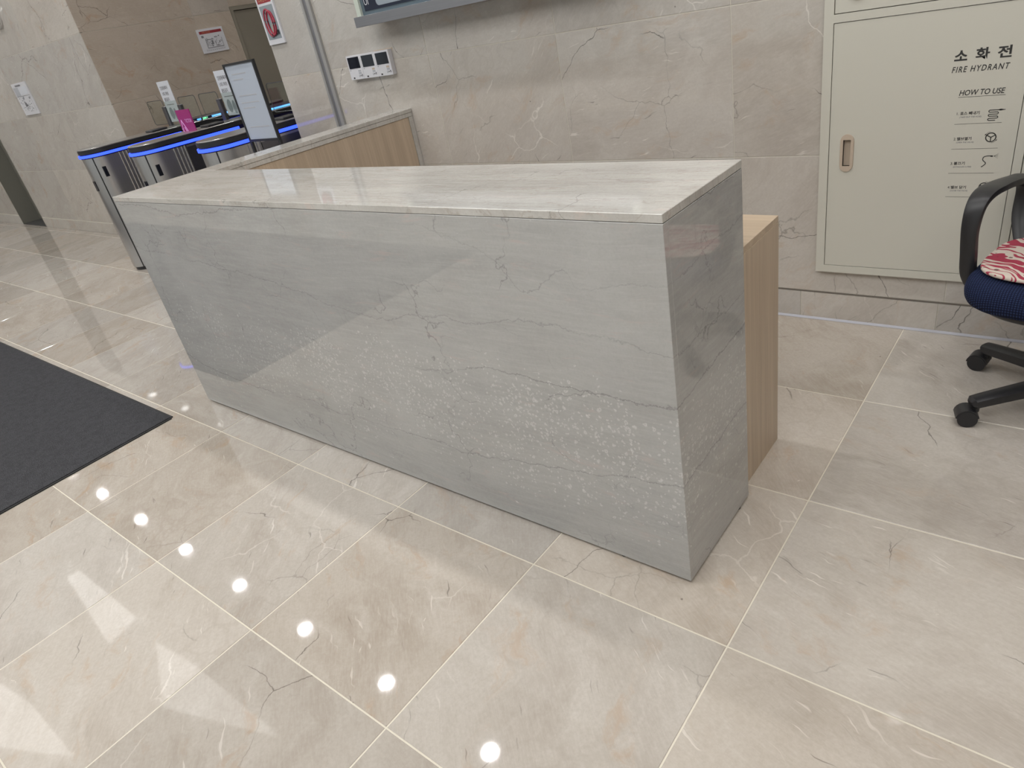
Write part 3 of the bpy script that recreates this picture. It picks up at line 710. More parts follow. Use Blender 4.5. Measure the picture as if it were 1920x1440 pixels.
# recessed pull handle: oval rim round a sunken slot
FYD = FY0 + 0.002
def oval(cx, cz, w_, h_, k=14):
    r = w_ / 2; pts = [(cx + r * math.cos(PI * i / k), cz + h_ / 2 - r + r * math.sin(PI * i / k)) for i in range(k + 1)]
    return pts + [(cx + r * math.cos(PI + PI * i / k), cz - h_ / 2 + r + r * math.sin(PI + PI * i / k)) for i in range(k + 1)]
bm = B()
yo, yl = FYD - 0.004 - (YW - 0.03), FYD - (YW - 0.03)
O = oval(-.2555, .7225 - .234, .050, .140); I = oval(-.2555, .7225 - .234, .0275, .098)
I = [(min(max(x, -.2555 - .0135), -.2555 + .0135), (.7225 - .234) + (0.049 if z > .4885 else -0.049)) for x, z in I]
k = len(O)
ov = [bm.verts.new((x, yl, z)) for x, z in O]; of = [bm.verts.new((x * 0.94 + -.2555 * 0.06, yo, z)) for x, z in O]
sl = [(-.2555 + .0135, .049), (-.2555 - .0135, .049), (-.2555 - .0135, -.049), (-.2555 + .0135, -.049)]
for i in range(k): bm.faces.new((ov[i], ov[(i + 1) % k], of[(i + 1) % k], of[i]))
s4 = [bm.verts.new((x, yo, z + .4885)) for x, z in sl]; b4 = [bm.verts.new((x, yo + 0.0145, z + .4885)) for x, z in sl]
for i in range(4): bm.faces.new((s4[i], s4[(i + 1) % 4], b4[(i + 1) % 4], b4[i]))
bm.faces.new(b4)
h2 = k // 2; h4 = k // 4
# rim face in four fans
def fan(c, idx, nxt=None):
    for a_, b_ in zip(idx, idx[1:]): bm.faces.new((c, of[a_ % k], of[b_ % k]))
fan(s4[0], list(range(-0, h4 + 1))); fan(s4[1], list(range(h4, h2))); bm.faces.new((s4[0], of[h4], s4[1]))
fan(s4[2], list(range(h2, h2 + h4 + 1))); fan(s4[3], list(range(h2 + h4, k))); bm.faces.new((s4[2], of[h2 + h4], s4[3]))
bm.faces.new((s4[1], of[h2 - 1], of[h2], s4[2])); bm.faces.new((s4[3], of[k - 1], of[0], s4[0]))
obj('pull_handle', bm, MT['handle'], main_door)
bm = B(); cyl(bm, (-.246, yl + .001, 1.268 - .234), (-.246, yl - .006, 1.268 - .234), .027, 24); obj('ring_lock', bm, MT['cream'], hyd, True)

# printed lettering and pictograms (flat prints on the door)
py = FYD - 0.0004 - (YW - 0.03)
RX, UZ = (1, 0, 0), (0, 0, 1)
def ht(name, s, x, z, h=None, w_=None, sh=0.0, bold=0.0, mat='ink', sp=1.0):
    return text(name, s, MT[mat], hyd, (x, py, z - .234), RX, UZ, h, w_, sh, bold, spacing=sp)
ht('lettering', '\uc18c', .067, 1.0135, .032, .037, bold=.03); ht('lettering', '\ud654', .127, 1.012, .036, .039, bold=.03); ht('lettering', '\uc804', .187, 1.012, .036, .039, bold=.03)
ht('lettering', 'FIRE HYDRANT', .064, .9775, .0185, .162, sh=.22, sp=1.25, bold=.014)
ht('lettering', 'HOW TO USE', .094, .9035, .0175, .130, sh=.22, bold=.014)
def bars(segs, name='printed_line', mat='ink', wd=.0012):
    bm = B()
    for (xa, za), (xb, zb) in segs:
        dx, dz = xb - xa, zb - za; l = math.hypot(dx, dz) or 1; nx, nz = -dz / l * wd / 2, dx / l * wd / 2
        bm.faces.new([bm.verts.new((x, py, z - .234)) for x, z in ((xa + nx, za + nz), (xb + nx, zb + nz), (xb - nx, zb - nz), (xa - nx, za - nz))])
    return obj(name, bm, MT[mat], hyd)
bars([((.092, .8985), (.2265, .8985))])
rows = (.811, .727, .643, .5585)
for z in rows: bars([((.091, z), (.228, z))], wd=.0010)
kr = ('\ud638\uc2a4 \ube7c\ub0b4\uae30', '\ubc38\ube0c\uc5f4\uae30', '\ubd88\ub044\uae30', '\ubc38\ube0c \ub2eb\uae30')
en = ('(TAKE OUT THE HOSE)', '(OPEN THE VALVE)', '(EXTINGUISH A FIRE)', '(CLOSE THE VALVE)')
for i, z in enumerate(rows):
    wk = (.056, .043, .033, .047)[i]; we = (.064, .052, .055, .054)[i]
    ht('lettering', '%d.' % (i + 1), .0945, z + .030, .0088, None)
    ht('lettering', kr[i], .1045, z + .0292, .0112, wk, bold=.02)
    ht('lettering', en[i], .1035, z + .0185, .0064, we, sh=.15, mat='inkgrey', bold=.01)
def ribbon(path, wd, name='pictogram', closed=False):
    P = [Vector((x, 0, z)) for x, z in path]; n = len(P); bm = B(); A = []
    for i, p in enumerate(P):
        a = P[(i - 1) % n] if (closed or i) else p; b_ = P[(i + 1) % n] if (closed or i < n - 1) else p
        t = (b_ - a).normalized(); nn = Vector((-t.z, 0, t.x)) * wd / 2
        A.append((bm.verts.new((p.x + nn.x, py, p.z + nn.z - .234)), bm.verts.new((p.x - nn.x, py, p.z - nn.z - .234))))
    for i in range(n if closed else n - 1):
        a, b_ = A[i], A[(i + 1) % n]; bm.faces.new((a[0], b_[0], b_[1], a[1]))
    return bm
def merge(*bms):
    r = bms[0]
    for b_ in bms[1:]:
        me = bpy.data.meshes.new('t'); b_.to_mesh(me); b_.free(); r.from_mesh(me); bpy.data.meshes.remove(me)
    return r
# coiled hose
path = [(.226, .8525), (.192, .8525)]
zs = [.8525, .8465, .8405, .8345, .8285]
path = [(.222, .852)]; sgn = 1
xl, xr = .190, .211
z = .852
for q in range(5):
    xa = xl if q % 2 == 0 else xr
    for s in range(7):
        a = PI / 2 + PI * s / 6 if q % 2 == 0 else PI / 2 - PI * s / 6
        path.append((xa + .0033 * math.cos(a), z - .0033 + .0033 * math.sin(a)))
    z -= .0066
path.append((.208, z))
b1 = ribbon(path, .0026)
b2 = B(); b2.faces.new([b2.verts.new((x, py, zz - .234)) for x, zz in ((.214, .8505), (.220, .8492), (.229, .851), (.233, .851), (.233, .853), (.229, .853), (.220, .8548), (.214, .8535))])
obj('pictogram', merge(b1, b2), MT['ink'], hyd)
def wheel(cx, cz, r, flip=False):
    parts = [ribbon([(cx + r * math.cos(2 * PI * i / 28), cz + r * math.sin(2 * PI * i / 28)) for i in range(28)], .0034, closed=True)]
    for a in (-PI / 2, PI / 6, 5 * PI / 6): parts.append(ribbon([(cx, cz), (cx + r * math.cos(a), cz + r * math.sin(a))], .003))
    for a0 in (PI * .55, PI * 1.55):
        rr = r * 1.3; pts = [(cx + rr * math.cos(a0 + .8 * i / 8), cz + rr * math.sin(a0 + .8 * i / 8)) for i in range(9)]
        if flip: pts = [(cx + rr * math.cos(a0 - .3 - .8 * i / 8), cz + rr * math.sin(a0 - .3 - .8 * i / 8)) for i in range(9)]
        parts.append(ribbon(pts, .0009)); e1, e0 = Vector((pts[-1][0], 0, pts[-1][1])), Vector((pts[-2][0], 0, pts[-2][1]))
        t = (e1 - e0).normalized(); n_ = Vector((-t.z, 0, t.x)); bb = B()
        bb.faces.new([bb.verts.new((p.x, py, p.z - .234)) for p in (e1 + n_ * .002, e1 - n_ * .002, e1 + t * .006)]); parts.append(bb)
    obj('pictogram', merge(*parts), MT['ink'], hyd)
wheel(.2035, .7635, .0145); wheel(.2050, .5945, .0145, True)
hose = catmull([Vector((.188, 0, .664)), Vector((.196, 0, .671)), Vector((.199, 0, .678)), Vector((.190, 0, .688)), Vector((.192, 0, .698)), Vector((.203, 0, .7015)), Vector((.216, 0, .7005))], 5)
parts = [ribbon([(p.x, p.z) for p in hose], .0028), ribbon([(.211, .7008), (.218, .7003)], .0045)]
for dz in (.009, .005, .0015, -.003, -.008): parts.append(ribbon([(.220, .7005), (.233, .7005 + dz)], .0005))
obj('pictogram', merge(*parts), MT['ink'], hyd)

# ------------------------------------------------------------------ wall display above the counter
dsp = thing('wall_display', 'grey aluminium framed information display hung high on the wall above the counter', 'display', (-2.0, 1.69, 1.47))
def dp(name, d, mat, bev=0.0): return bxo(name, (d[0] + 2.0, d[1] + 2.0, d[2] - 1.69, d[3] - 1.69, d[4] - 1.47, d[5] - 1.47), mat, dsp, bev)
dp('lower_rail', (-2.735, -1.1, 1.665, 1.705, 1.468, 1.517), MT['alu'], .001)
dp('upper_rail', (-2.735, -1.1, 1.665, 1.705, 2.30, 2.35), MT['alu'], .001)
dp('case', (-2.66, -1.16, 1.71, 1.797, 1.475, 2.345), MT['alu'])
dp('side_frame', (-2.712, -2.68, 1.675, 1.71, 1.517, 2.30), MT['pale']); dp('side_frame', (-1.155, -1.12, 1.675, 1.71, 1.517, 2.30), MT['pale'])
dp('glass_bed', (-2.68, -1.155, 1.69, 1.709, 1.517, 2.30), MT['teal'])
sn = dp('screen', (-2.655, -1.18, 1.6875, 1.6898, 1.535, 2.28), MT['navy'])
bm = B(); prism(bm, rrect(-2.555 + 2, -1.6 + 2, 1.548 - 1.47, 1.9 - 1.47, .02), 1.6865 - 1.69, 1.6873 - 1.69, 'XZ'); obj('pale_print', bm, plain('pale_blue_print', (.30, .35, .40), .2), dsp)
text('lettering', 'UI', MT['whitep'], dsp, (-2.648 + 2, 1.6868 - 1.69, 1.562 - 1.47), RX, UZ, .03, .034)

# ------------------------------------------------------------------ three intercom handsets on the wall
for k, (x0, lab) in enumerate(((-3.022, 'leftmost of three joined white wall video intercoms, nearest the steel channel'),
                               (-2.899, 'middle of three joined white wall video intercoms with dark screens'),
                               (-2.776, 'rightmost of three joined white wall video intercoms, with a bluish glint on its screen'))):
    t = thing('video_intercom', lab, 'intercom', (x0, YW - 0.0, 1.212), 0, 'row of video intercoms on the wall')
    bm = B(); box(bm, 0.0004, .1226, -.030, -.0005, 0, .128, .0015); obj('housing', bm, MT['whitep'], t)
    bm = B(); box(bm, .012, .110, -.0315, -.0300, .060, .119, 0); obj('screen', bm, MT['screen'], t)
    for dx, dz, w_, h_, mt in ((.012, .050, .006, .004, 'inkgrey'), (.026, .006, .012, .008, 'ink'), (.082, .040, .022, .010, 'handle' if k else 'inklight'), (.082, .028, .022, .010, 'inklight'), (.092, .016, .006, .006, 'ink'), (.104, .014, .008, .012, 'inkgrey'), (.078, .012, .008, .012, 'inklight')):
        bxo('button', (dx, dx + w_, -.0310, -.0300, dz, dz + h_), MT[mt], t)
bm = B(); box(bm, -2.80, -2.645, 1.7992, 1.80, 1.3405, 1.3455); box(bm, -2.648, -2.643, 1.7992, 1.80, 1.332, 1.3455); o = obj('wall_cutout_edge', bm, MT['handle'], wall_back)

# ------------------------------------------------------------------ posters and notices
def framed(name, label, cat, origin, right, w_, h_, th=.008, frame=.012, mat='whitep', inner='white'):
    """flat framed notice: origin = lower-left on the wall, right = horizontal axis, outward normal = right x up flipped"""
    r = Vector(right); up = Vector((0, 0, 1)); nrm = r.cross(up)          # points out of the wall
    t = thing(name, label, cat, origin)
    def P(a, b_, c): return r * a + up * b_ + nrm * c
    def slab(nm, a0, a1, b0, b1, c0, c1, m):
        bm = B(); vs = [bm.verts.new(P(a, b_, c)) for a in (a0, a1) for b_ in (b0, b1) for c in (c0, c1)]
        for f in ((0, 1, 3, 2), (4, 6, 7, 5), (0, 4, 5, 1), (2, 3, 7, 6), (0, 2, 6, 4), (1, 5, 7, 3)): bm.faces.new([vs[i] for i in f])
        return obj(nm, bm, MT[m], t)
    slab('board', 0, w_, 0, h_, 0.0005, th, mat)
    return t, slab, P, r
# hose poster on the pillar by the gates
t, slab, P, r = framed('hose_poster', 'tall white-framed poster with a red band and a picture of red looped hose', 'poster', (-3.745, YW, 1.475), (1, 0, 0), .170, .31, .012)
slab('print', .016, .154, .028, .215, .012, .0128, 'photo'); slab('header_band', .014, .156, .228, .296, .012, .0128, 'red')
text('lettering', '\uc18c\ud654\uc804 \ud638\uc2a4', MT['orange'], t, P(.026, .236, .0132), (1, 0, 0), UZ, .030, .118, bold=.01)
bm = B()
for cx, cz, w_, h_, y_ in ((.073, .120, .038, .075, .0145), (.098, .118, .036, .066, .0165)):
    tube(bm, [P(cx + w_ * math.cos(a), cz + h_ * math.sin(a), y_) for a in [2 * PI * i / 24 for i in range(24)]], .0055, 6, True)
obj('hose_loop', bm, MT['redhose'], t, True)
bm = B(); tube(bm, [P(.052, .19, .0135), P(.066, .16, .0135), P(.069, .10, .0135), P(.072, .05, .0135)], .0022, 5); tube(bm, [P(.07, .055, .0135), P(.10, .045, .0135), P(.135, .058, .0135)], .004, 5); tube(bm, [P(.138, .075, .0135), P(.140, .052, .0135)], .008, 6); tube(bm, [P(.072, .06, .0135), P(.076, .04, .0135)], .008, 6)
obj('strap', bm, MT['black'], t, True)
slab('bottle', .080, .112, .060, .110, .0128, .0134, 'photo2')
# evacuation map on the recess wall (faces +x): right axis runs along +y
t, slab, P, r = framed('evacuation_map', 'square white framed floor-plan notice with a dark red heading strip, beside the service door', 'notice', (-6.579, 2.92, 1.538), (0, 1, 0), .282, .212, .01)
# r x up = (1,0,0): outwards
slab('header_strip', .022, .262, .168, .192, .010, .0108, 'red')
text('lettering', '\ub300\ud53c \uc548\ub0b4\ub3c4', MT['orange'], t, P(.05, .174, .0112), (0, 1, 0), UZ, .012, .09)
bm = B()
def pq(a0, a1, b0, b1):
    bm.faces.new([bm.verts.new(P(a, b_, .0112)) for a, b_ in ((a0, b0), (a1, b0), (a1, b1), (a0, b1))])
random.seed(3)
for a0, a1, b0, b1 in ((.062, .068, .045, .128), (.062, .24, .040, .046), (.236, .240, .046, .12), (.068, .15, .112, .118), (.12, .14, .07, .105), (.20, .21, .075, .09), (.075, .08, .06, .11), (.09, .094, .055, .10), (.10, .118, .06, .064), (.16, .165, .06, .1), (.17, .2, .052, .056), (.03, .055, .135, .155)): pq(a0, a1, b0, b1)
for i in range(38):
    a, b_ = .07 + random.random() * .16, .05 + random.random() * .085; pq(a, a + .004 + random.random() * .008, b_, b_ + .003 + random.random() * .005)
for i in range(10): pq(.04 + i * .021, .052 + i * .021, .020, .0235)
obj('plan_drawing', bm, MT['inkgrey'], t)
slab('bottom_rule', .03, .25, .030, .0315, .010, .0108, 'inklight')
# notice on the left wall
t, slab, P, r = framed('floor_plan_notice', 'narrow upright white framed notice on the far left stone wall', 'notice', (-8.76, 1.88, 1.312), (1, 0, 0), .42, .315, .012)
slab('blue_panel', .02, .15, .19, .275, .012, .0128, 'inklight'); slab('white_panel', .16, .39, .20, .275, .0125, .0132, 'white')
bm = B()
for i in range(46):
    a, b_ = .03 + random.random() * .33, .03 + random.random() * .15; w_ = .006 + random.random() * .03
    bm.faces.new([bm.verts.new(P(x, z_, .0135)) for x, z_ in ((a, b_), (a + w_, b_), (a + w_, b_ + .006), (a, b_ + .006))])
for a0, a1, b0, b1 in ((.10, .26, .282, .298), (.02, .40, .185, .189), (.14, .20, .09, .12), (.385, .388, .03, .18)):
    bm.faces.new([bm.verts.new(P(x, z_, .0135)) for x, z_ in ((a0, b0), (a1, b0), (a1, b1), (a0, b1))])
obj('plan_drawing', bm, MT['inkgrey'], t)
# chrome wall dome, top left
t = thing('wall_dome', 'polished chrome dome fixture on the stone wall at the far left', 'wall fixture', (-8.27, 1.88, 2.235))
bm = B(); cyl(bm, (0, -.001, 0), (0, -.02, 0), .13, 32); obj('back_plate', bm, MT['chrome'], t, True)
bm = B(); bmesh.ops.create_uvsphere(bm, u_segments=28, v_segments=16, radius=.10, matrix=Matrix.Translation((0, -.02, 0)) @ Matrix.Diagonal((1, .7, 1, 1)))
bmesh.ops.delete(bm, geom=[v for v in bm.verts if v.co.y > -.015], context='VERTS'); obj('dome', bm, MT['chrome'], t, True)

# ------------------------------------------------------------------ speed gates in the opening
def gate(label, cx, full=True):
    t = thing('speed_gate', label, 'gate', (cx, 1.22, 0), 0, 'row of speed gates in the opening')
    r = .14; Lg = 1.95
    bm = B(); prism(bm, stadium(0, .012, Lg - .012, r - .012), .0, .03); obj('base', bm, MT['black'], t, True)
    bm = B(); prism(bm, stadium(0, 0, Lg, r), .03, .955); obj('body', bm, MT['steel'], t, True)
    bxo('panel_joint', (.088, .098, .033, .037, .03, .955), MT['black'], t)
    for y_ in (.33, Lg - .33, Lg - .15): bxo('panel_joint', (r - .001, r + .0012, y_, y_ + .004, .03, .955), MT['black'], t)
    bxo('centre_panel', (r - .001, r + .004, .335, Lg - .335, .03, .94), MT['steel_dark'], t)
    # added chrome rods imitate vertical highlights beside the centre panel
    bm = B()
    for y_ in (.235, .265, .295, .32): cyl(bm, (r - .003, y_, .03), (r - .003, y_, .955), .007, 8)
    obj('highlight_rod', bm, MT['chrome'], t, True)
    bxo('sensor_window', (.112, .131, .066, .100, .80, .88), MT['screen'], t); bxo('sensor_window', (-.02, .02, -.002, .01, .70, .78), MT['screen'], t)
    bxo('sensor_window', (-r - .003, -r + .001, .215, .26, .70, .79), MT['screen'], t)
    # light channel with glowing strips along both halves
    bm = B(); prism(bm, stadium(0, -.004, Lg + .004, r + .004), .955, .992); obj('light_channel', bm, MT['ledwell'], t, True)
    def strip(y0, y1, z0, z1, mat, nose):
        S = stadium(0, -.010, Lg + .010, r + .0075, 20); bm = B()
        pts = [p for p in S if y0 <= p[1] <= y1]
        if nose:
            n_ = [p for p in S if p[1] <= r + .0]; pts = [(r + .0075, y1)] + [(r + .0075, r)] + [p for p in reversed(n_)][0:0]
            arc = [((r + .0075) * math.cos(a), r - .010 + (r + .0075) * math.sin(a)) for a in [-PI * i / 22 for i in range(23)]]
            arc = arc[:20]; pts = [(r + .0075, y1)] + arc
        else: pts = [(r + .0075, y0), (r + .0075, y1)]
        inn = [(x * .955, (y_ - r) * .955 + r if y_ < r else y_) for x, y_ in pts]
        prism(bm, pts + inn[::-1], z0, z1); return obj('light_strip', bm, MT[mat], t)
    strip(0, .80, .963, .984, 'led', True)
    bm = B(); prism(bm, rrect(-r + .012, r - .004, .96, 1.50, .03, 4), 1.028, 1.052, bevel=.003, seg=1); obj('rear_reader', bm, MT['ledwell'], t, True)
    for a_, b_, m_ in ((.985, 1.02, 'led2'), (1.035, 1.085, 'led3'), (1.13, 1.38, 'led2')): bxo('light_strip', (r - .005, r + .001, a_, b_, 1.032, 1.046), MT[m_], t)
    bm = B(); prism(bm, stadium(0, -.010, Lg + .010, r + .012), .992, 1.020); obj('lid_rim', bm, MT['black'], t, True)
    bm = B(); prism(bm, stadium(0, -.006, Lg + .006, r + .008), 1.020, 1.028, bevel=.002, seg=1); obj('lid', bm, MT['steel'], t, True)
    bxo('card_reader', (-.03, .10, .58, .72, 1.028, 1.045), MT['black'], t, .004)
    # swing flaps of smoked glass either side, at mid length
    for s in ((-1, 1) if full else (-1,)):
        bm = B(); x0, x1 = sorted((s * (r + .008), s * (r + .30)))
        prism(bm, rrect(x0, x1, 1.045, 1.245, .022, 4), .876, .884, 'XZ'); fl = obj('glass_flap', bm, MT['glass'], t)
        bm = B(); tube(bm, [(a, .88, z_) for a, z_ in rrect(x0, x1, 1.045, 1.245, .022, 4)], .0028, 5, True); obj('flap_edge', bm, MT['steel_dark'], fl)
        bm = B(); box(bm, min(s * (r - .02), s * (r + .03)), max(s * (r - .02), s * (r + .03)), .865, .895, 1.0, 1.19, .003); obj('flap_bracket', bm, MT['steel_dark'], fl)
    return t
g1 = gate('stainless speed gate with a blue light strip, farthest left of the row', -5.95)
g2 = gate('stainless speed gate with a blue light strip and a magenta card, second from the left', -5.00)
g3 = gate('stainless speed gate with a blue light strip, right behind the sign stand', -3.985, False)

def upright(label, cx, y, txt):
    t = thing('paper_sign', label, 'sign', (cx, y, 1.028), 0, 'upright paper signs on the speed gates')
    bxo('sheet', (-.105, .105, -.002, .002, .03, .36), MT['white'], t)
    bxo('foot', (-.08, .08, -.03, .03, .0, .006), MT['clear'], t); bxo('holder', (-.108, .108, -.005, -.003, .002, .20), MT['glass'], t)
    z = .292
    for s, w_ in zip(txt, (.135, .115, .09)):
        text('lettering', s, MT['inkgrey'], t, (-.075, -.0026, z), RX, UZ, .030, w_, bold=.03); z -= .046
    bxo('printed_rule', (-.07, .06, -.0028, -.002, .168, .174), MT['inkgrey'], t)
    bm = B(); prism(bm, [(-.035 + .035 * math.cos(2 * PI * i / 18), .10 + .05 * math.sin(2 * PI * i / 18)) for i in range(18)], -.0028, -.002, 'XZ'); prism(bm, [(.03 + .025 * math.cos(2 * PI * i / 18), .09 + .05 * math.sin(2 * PI * i / 18)) for i in range(18)], -.0029, -.0021, 'XZ')
    obj('printed_picture', bm, MT['photo'], t)
    return t
upright('white upright paper sign with grey Korean lines on the farthest left gate', -5.955, 2.10, ('\ud604\uc7a5\ub4f1\ub85d\uc790', '\uc2a4\ud53c\ub4dc \uac8c\uc774\ud2b8', '\ucd9c\uc785\uae08\uc9c0'))
upright('white upright paper sign on the second gate, partly behind the framed sign board', -4.975, 2.10, ('\ud604\uc7a5\ub4f1\ub85d\uc790', '\uc2a4\ud53c\ub4dc \uac8c\uc774\ud2b8', '\ucd9c\uc785\uae08\uc9c0'))
t = thing('magenta_card', 'small magenta card with a thin white peak emblem standing on a gate top', 'card', (-4.985, 1.70, 1.028))
bxo('card', (-.125, .085, -.003, .003, .0, .155), MT['magenta'], t)
bm = B()
for a, b_ in (((-.105, .0), (-.085, .085)), ((-.085, .085), (-.035, .0)), ((-.07, .03), (-.055, .0)), ((-.118, .018), (-.100, .022))):
    tube(bm, [(a[0], -.0045, a[1]), (b_[0], -.0045, b_[1])], .0028, 5)
obj('emblem', bm, MT['pinkline'], t)
text('lettering', 'TICTOR', MT['pinkline'], t, (-.03, -.0036, .062), RX, UZ, .026, .10)

# ------------------------------------------------------------------ framed sign board on a stand
t = thing('sign_stand', 'white notice board in a thin black frame on a two-legged stand before the gates', 'sign stand', (-3.532, 1.40, 0)); t.scale = (.955, 1, 1)
bm = B(); box(bm, -.160, .160, -.004, .004, .991, 1.412); bd = obj('notice_board', bm, MT['board'], t)
bm = B(); box(bm, -.172, .172, -.010, .008, .977, .991); box(bm, -.172, .172, -.010, .008, 1.412, 1.424); box(bm, -.172, -.160, -.010, .008, .991, 1.412); box(bm, .160, .172, -.010, .008, .991, 1.412)
obj('frame', bm, MT['black'], t)
for s in (-1, 1):
    bxo('leg', (s * .165 - .010, s * .165 + .010, -.008, .008, .012, .977), MT['black'], t); bxo('foot', (s * .165 - .015, s * .165 + .015, -.16, .16, 0, .012), MT['black'], t)
for z_, w_ in ((1.36, .16), (1.33, .11), (1.24, .20), (1.20, .20), (1.17, .14), (1.06, .22)):
    bxo('printed_line', (-.11, -.11 + w_, -.0048, -.004, z_, z_ + .006), MT['inklight'], t)

# ------------------------------------------------------------------ office chair (front faces -y before turning)
chair = thing('office_chair', 'black armed swivel chair with a navy ribbed seat, at the right beside the hydrant cabinet', 'chair', (.560, 1.385, 0), math.radians(-12))
bm = B()
def seat_mesh(bm, w_, d_, z0, z1, n=4.0, rim=.032, cx=0, cy=0, rings=(0, .35, .7, 1), crown=.0, k=48):
    def out(s, inset):
        pts = []
        for i in range(k):
            a = 2 * PI * i / k; ca, sa = math.cos(a), math.sin(a)
            pts.append(((w_ / 2 - inset) * math.copysign(abs(ca) ** (2 / n), ca) + cx, (d_ / 2 - inset) * math.copysign(abs(sa) ** (2 / n), sa) + cy))
        return pts
    layers = []
    h = (z1 - z0) / 2; zc = (z0 + z1) / 2
    for q in range(9):
        a = -PI / 2 + PI * q / 8
        layers.append((rim * (1 - abs(math.cos(a)) ** .8), zc + h * math.sin(a)))
    L_ = [[bm.verts.new((x, y_, z_)) for x, y_ in out(0, ins)] for ins, z_ in layers]
    for A, Bq in zip(L_, L_[1:]):
        for i in range(k): bm.faces.new((A[i], A[(i + 1) % k], Bq[(i + 1) % k], Bq[i]))
    prev = L_[-1]
    for f_, dz in ((.8, crown * .5), (.5, crown * .85), (.2, crown)):
        cur = [bm.verts.new((cx + (v.co.x - cx) * f_, cy + (v.co.y - cy) * f_, z1 + dz)) for v in L_[-1]]
        for i in range(k): bm.faces.new((prev[i], prev[(i + 1) % k], cur[(i + 1) % k], cur[i]))
        prev = cur
    bm.faces.new(prev); bm.faces.new(L_[0][::-1])
seat_mesh(bm, .505, .475, .378, .470, 4.2, .035, crown=.006, cx=-.05)
for v in bm.verts:                               # waterfall front and slightly dished middle
    f_ = max(0, (-v.co.y - .12) / .12); v.co.z -= .012 * f_ * f_
obj('seat', bm, MT['fabric'], chair, True)
bm = B(); seat_mesh(bm, .42, .40, .345, .385, 3.2, .02, cx=-.05); obj('seat_pan', bm, MT['black'], chair, True)
for s in (-1, 1):
    bm = B(); x = s * .283 - .02
    P_ = catmull([Vector((s * .20 - .03, -.06, .375)), Vector((s * .25 - .025, -.075, .385)), Vector((x, -.095, .44)), Vector((x + s * .004, -.112, .52)), Vector((x + s * .006, -.122, .60)), Vector((x + s * .004, -.108, .665)), Vector((x, -.06, .692)), Vector((x, .05, .684)), Vector((x, .17, .664)), Vector((x, .26, .645)), Vector((x, .30, .60)), Vector((x - s * .01, .27, .50)), Vector((s * .24, .20, .40)), Vector((s * .20, .17, .375))], 5)
    n_ = len(P_); hw = [.019 + .009 * max(0, 1 - abs(i - n_ * .5) / (n_ * .22)) for i in range(n_)]
    ht_ = [.017 - .004 * max(0, 1 - abs(i - n_ * .5) / (n_ * .2)) for i in range(n_)]
    hw = [q_ * 1.22 for q_ in hw]; sweep(bm, P_, hw, ht_, (1, 0, 0)); obj('armrest', bm, MT['black'], chair, True)
bm = B(); P_ = [Vector((0, .05, .36)), Vector((0, .22, .36)), Vector((0, .285, .45)), Vector((0, .285, .62)), Vector((0, .27, .75))]; sweep(bm, catmull(P_, 5), .035, .012, (1, 0, 0)); obj('back_bar', bm, MT['black'], chair, True)
bm = B()
nu, nv = 14, 14; G = []
for i in range(nu + 1):
    row_ = []
    for j_ in range(nv + 1):
        u = -1 + 2 * i / nu; v_ = -1 + 2 * j_ / nv
        sx_ = u * math.sqrt(1 - v_ * v_ / 2 * .5); sz = v_ * math.sqrt(1 - u * u / 2 * .5)
        row_.append(bm.verts.new((sx_ * .23, .255 - .04 * (sx_ ** 2) * -1 * -1 + .02 * sz, .78 + sz * .24)))
    G.append(row_)
for i in range(nu):
    for j_ in range(nv): bm.faces.new((G[i][j_], G[i + 1][j_], G[i + 1][j_ + 1], G[i][j_ + 1]))
bmesh.ops.solidify(bm, geom=bm.faces[:], thickness=.02); obj('backrest', bm, MT['fabric'], chair, True)
bm = B(); cyl(bm, (0.02, 0, .09), (0.02, 0, .25), .028, 20); cyl(bm, (0.02, 0, .25), (0.02, 0, .36), .017, 16); box(bm, -.06, .10, -.09, .09, .325, .35, .01); obj('gas_column', bm, MT['black'], chair, True)
bm = B(); cyl(bm, (0.02, 0, .072), (0.02, 0, .125), .048, 24, .040); obj('hub', bm, MT['black'], chair, True)
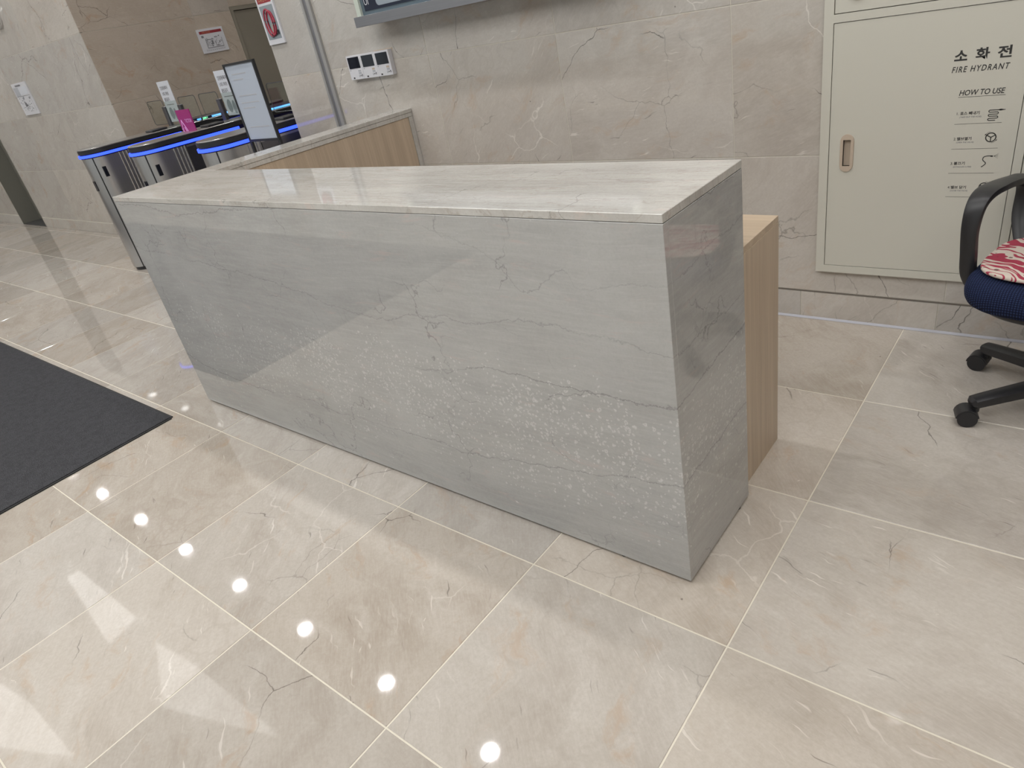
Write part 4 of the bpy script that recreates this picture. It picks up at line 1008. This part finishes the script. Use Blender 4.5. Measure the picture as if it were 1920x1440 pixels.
# five spokes; angles chosen from the two that the photograph shows
hubc = Vector((0.02, 0, 0))
for q in range(5):
    a = math.radians(219 + 12 + 72 * q) if q != 4 else math.radians(219 + 12 - 72)
    d = Vector((math.cos(a), math.sin(a), 0)); sd = Vector((-d.y, d.x, 0))
    bm = B(); P_ = [hubc + d * s_ + Vector((0, 0, z_)) for s_, z_ in ((.03, .105), (.12, .103), (.22, .094), (.30, .086), (.325, .083), (.334, .080))]
    sweep(bm, P_, [.030, .029, .027, .025, .024, .014], [.023, .022, .020, .019, .018, .010], sd); lg = obj('leg', bm, MT['black'], chair, True)
    tip = hubc + d * .315
    ta = math.radians({0: 196 + 12, 4: 170 + 12}.get(q, math.degrees(a)))            # trail direction of the castor
    td = Vector((math.cos(ta), math.sin(ta), 0)); ax = Vector((-td.y, td.x, 0)); cc = tip + td * .022 + Vector((0, 0, .029))
    bm = B(); cyl(bm, cc - ax * .028, cc - ax * .005, .029, 22); cyl(bm, cc + ax * .005, cc + ax * .028, .029, 22); cyl(bm, cc - ax * .02, cc + ax * .02, .010, 10)
    cyl(bm, tip + Vector((0, 0, .05)), tip + Vector((0, 0, .074)), .012, 12)
    # hood over the wheels
    hood = B(); k_ = 10; ra, rb = .0335, .022; V_ = []
    for s_ in (-1, 1):
        V_.append([[hood.verts.new(cc + ax * s_ * .0265 + td * (rr * math.cos(an)) + Vector((0, 0, rr * math.sin(an)))) for an in [math.radians(5 + 165 * i / k_) for i in range(k_ + 1)]] for rr in (ra, rb)])
    for i in range(k_):
        for A_, B_ in ((V_[0][0], V_[1][0]), (V_[1][1], V_[0][1]), (V_[0][1], V_[0][0]), (V_[1][0], V_[1][1])): hood.faces.new((A_[i], A_[i + 1], B_[i + 1], B_[i]))
    me_ = bpy.data.meshes.new('t'); hood.to_mesh(me_); hood.free(); bm.from_mesh(me_); bpy.data.meshes.remove(me_)
    obj('castor', bm, MT['black'], lg, True)
pad = thing('seat_cushion', 'thin red and white zebra-striped cushion lying on the navy chair seat', 'cushion', (.560, 1.385, .4765), math.radians(-12))
bm = B(); seat_mesh(bm, .445, .37, .0, .014, 3.6, .006, crown=.004, cx=-.055, cy=-.008); obj('cushion_cover', bm, MT['zebra'], pad, True)
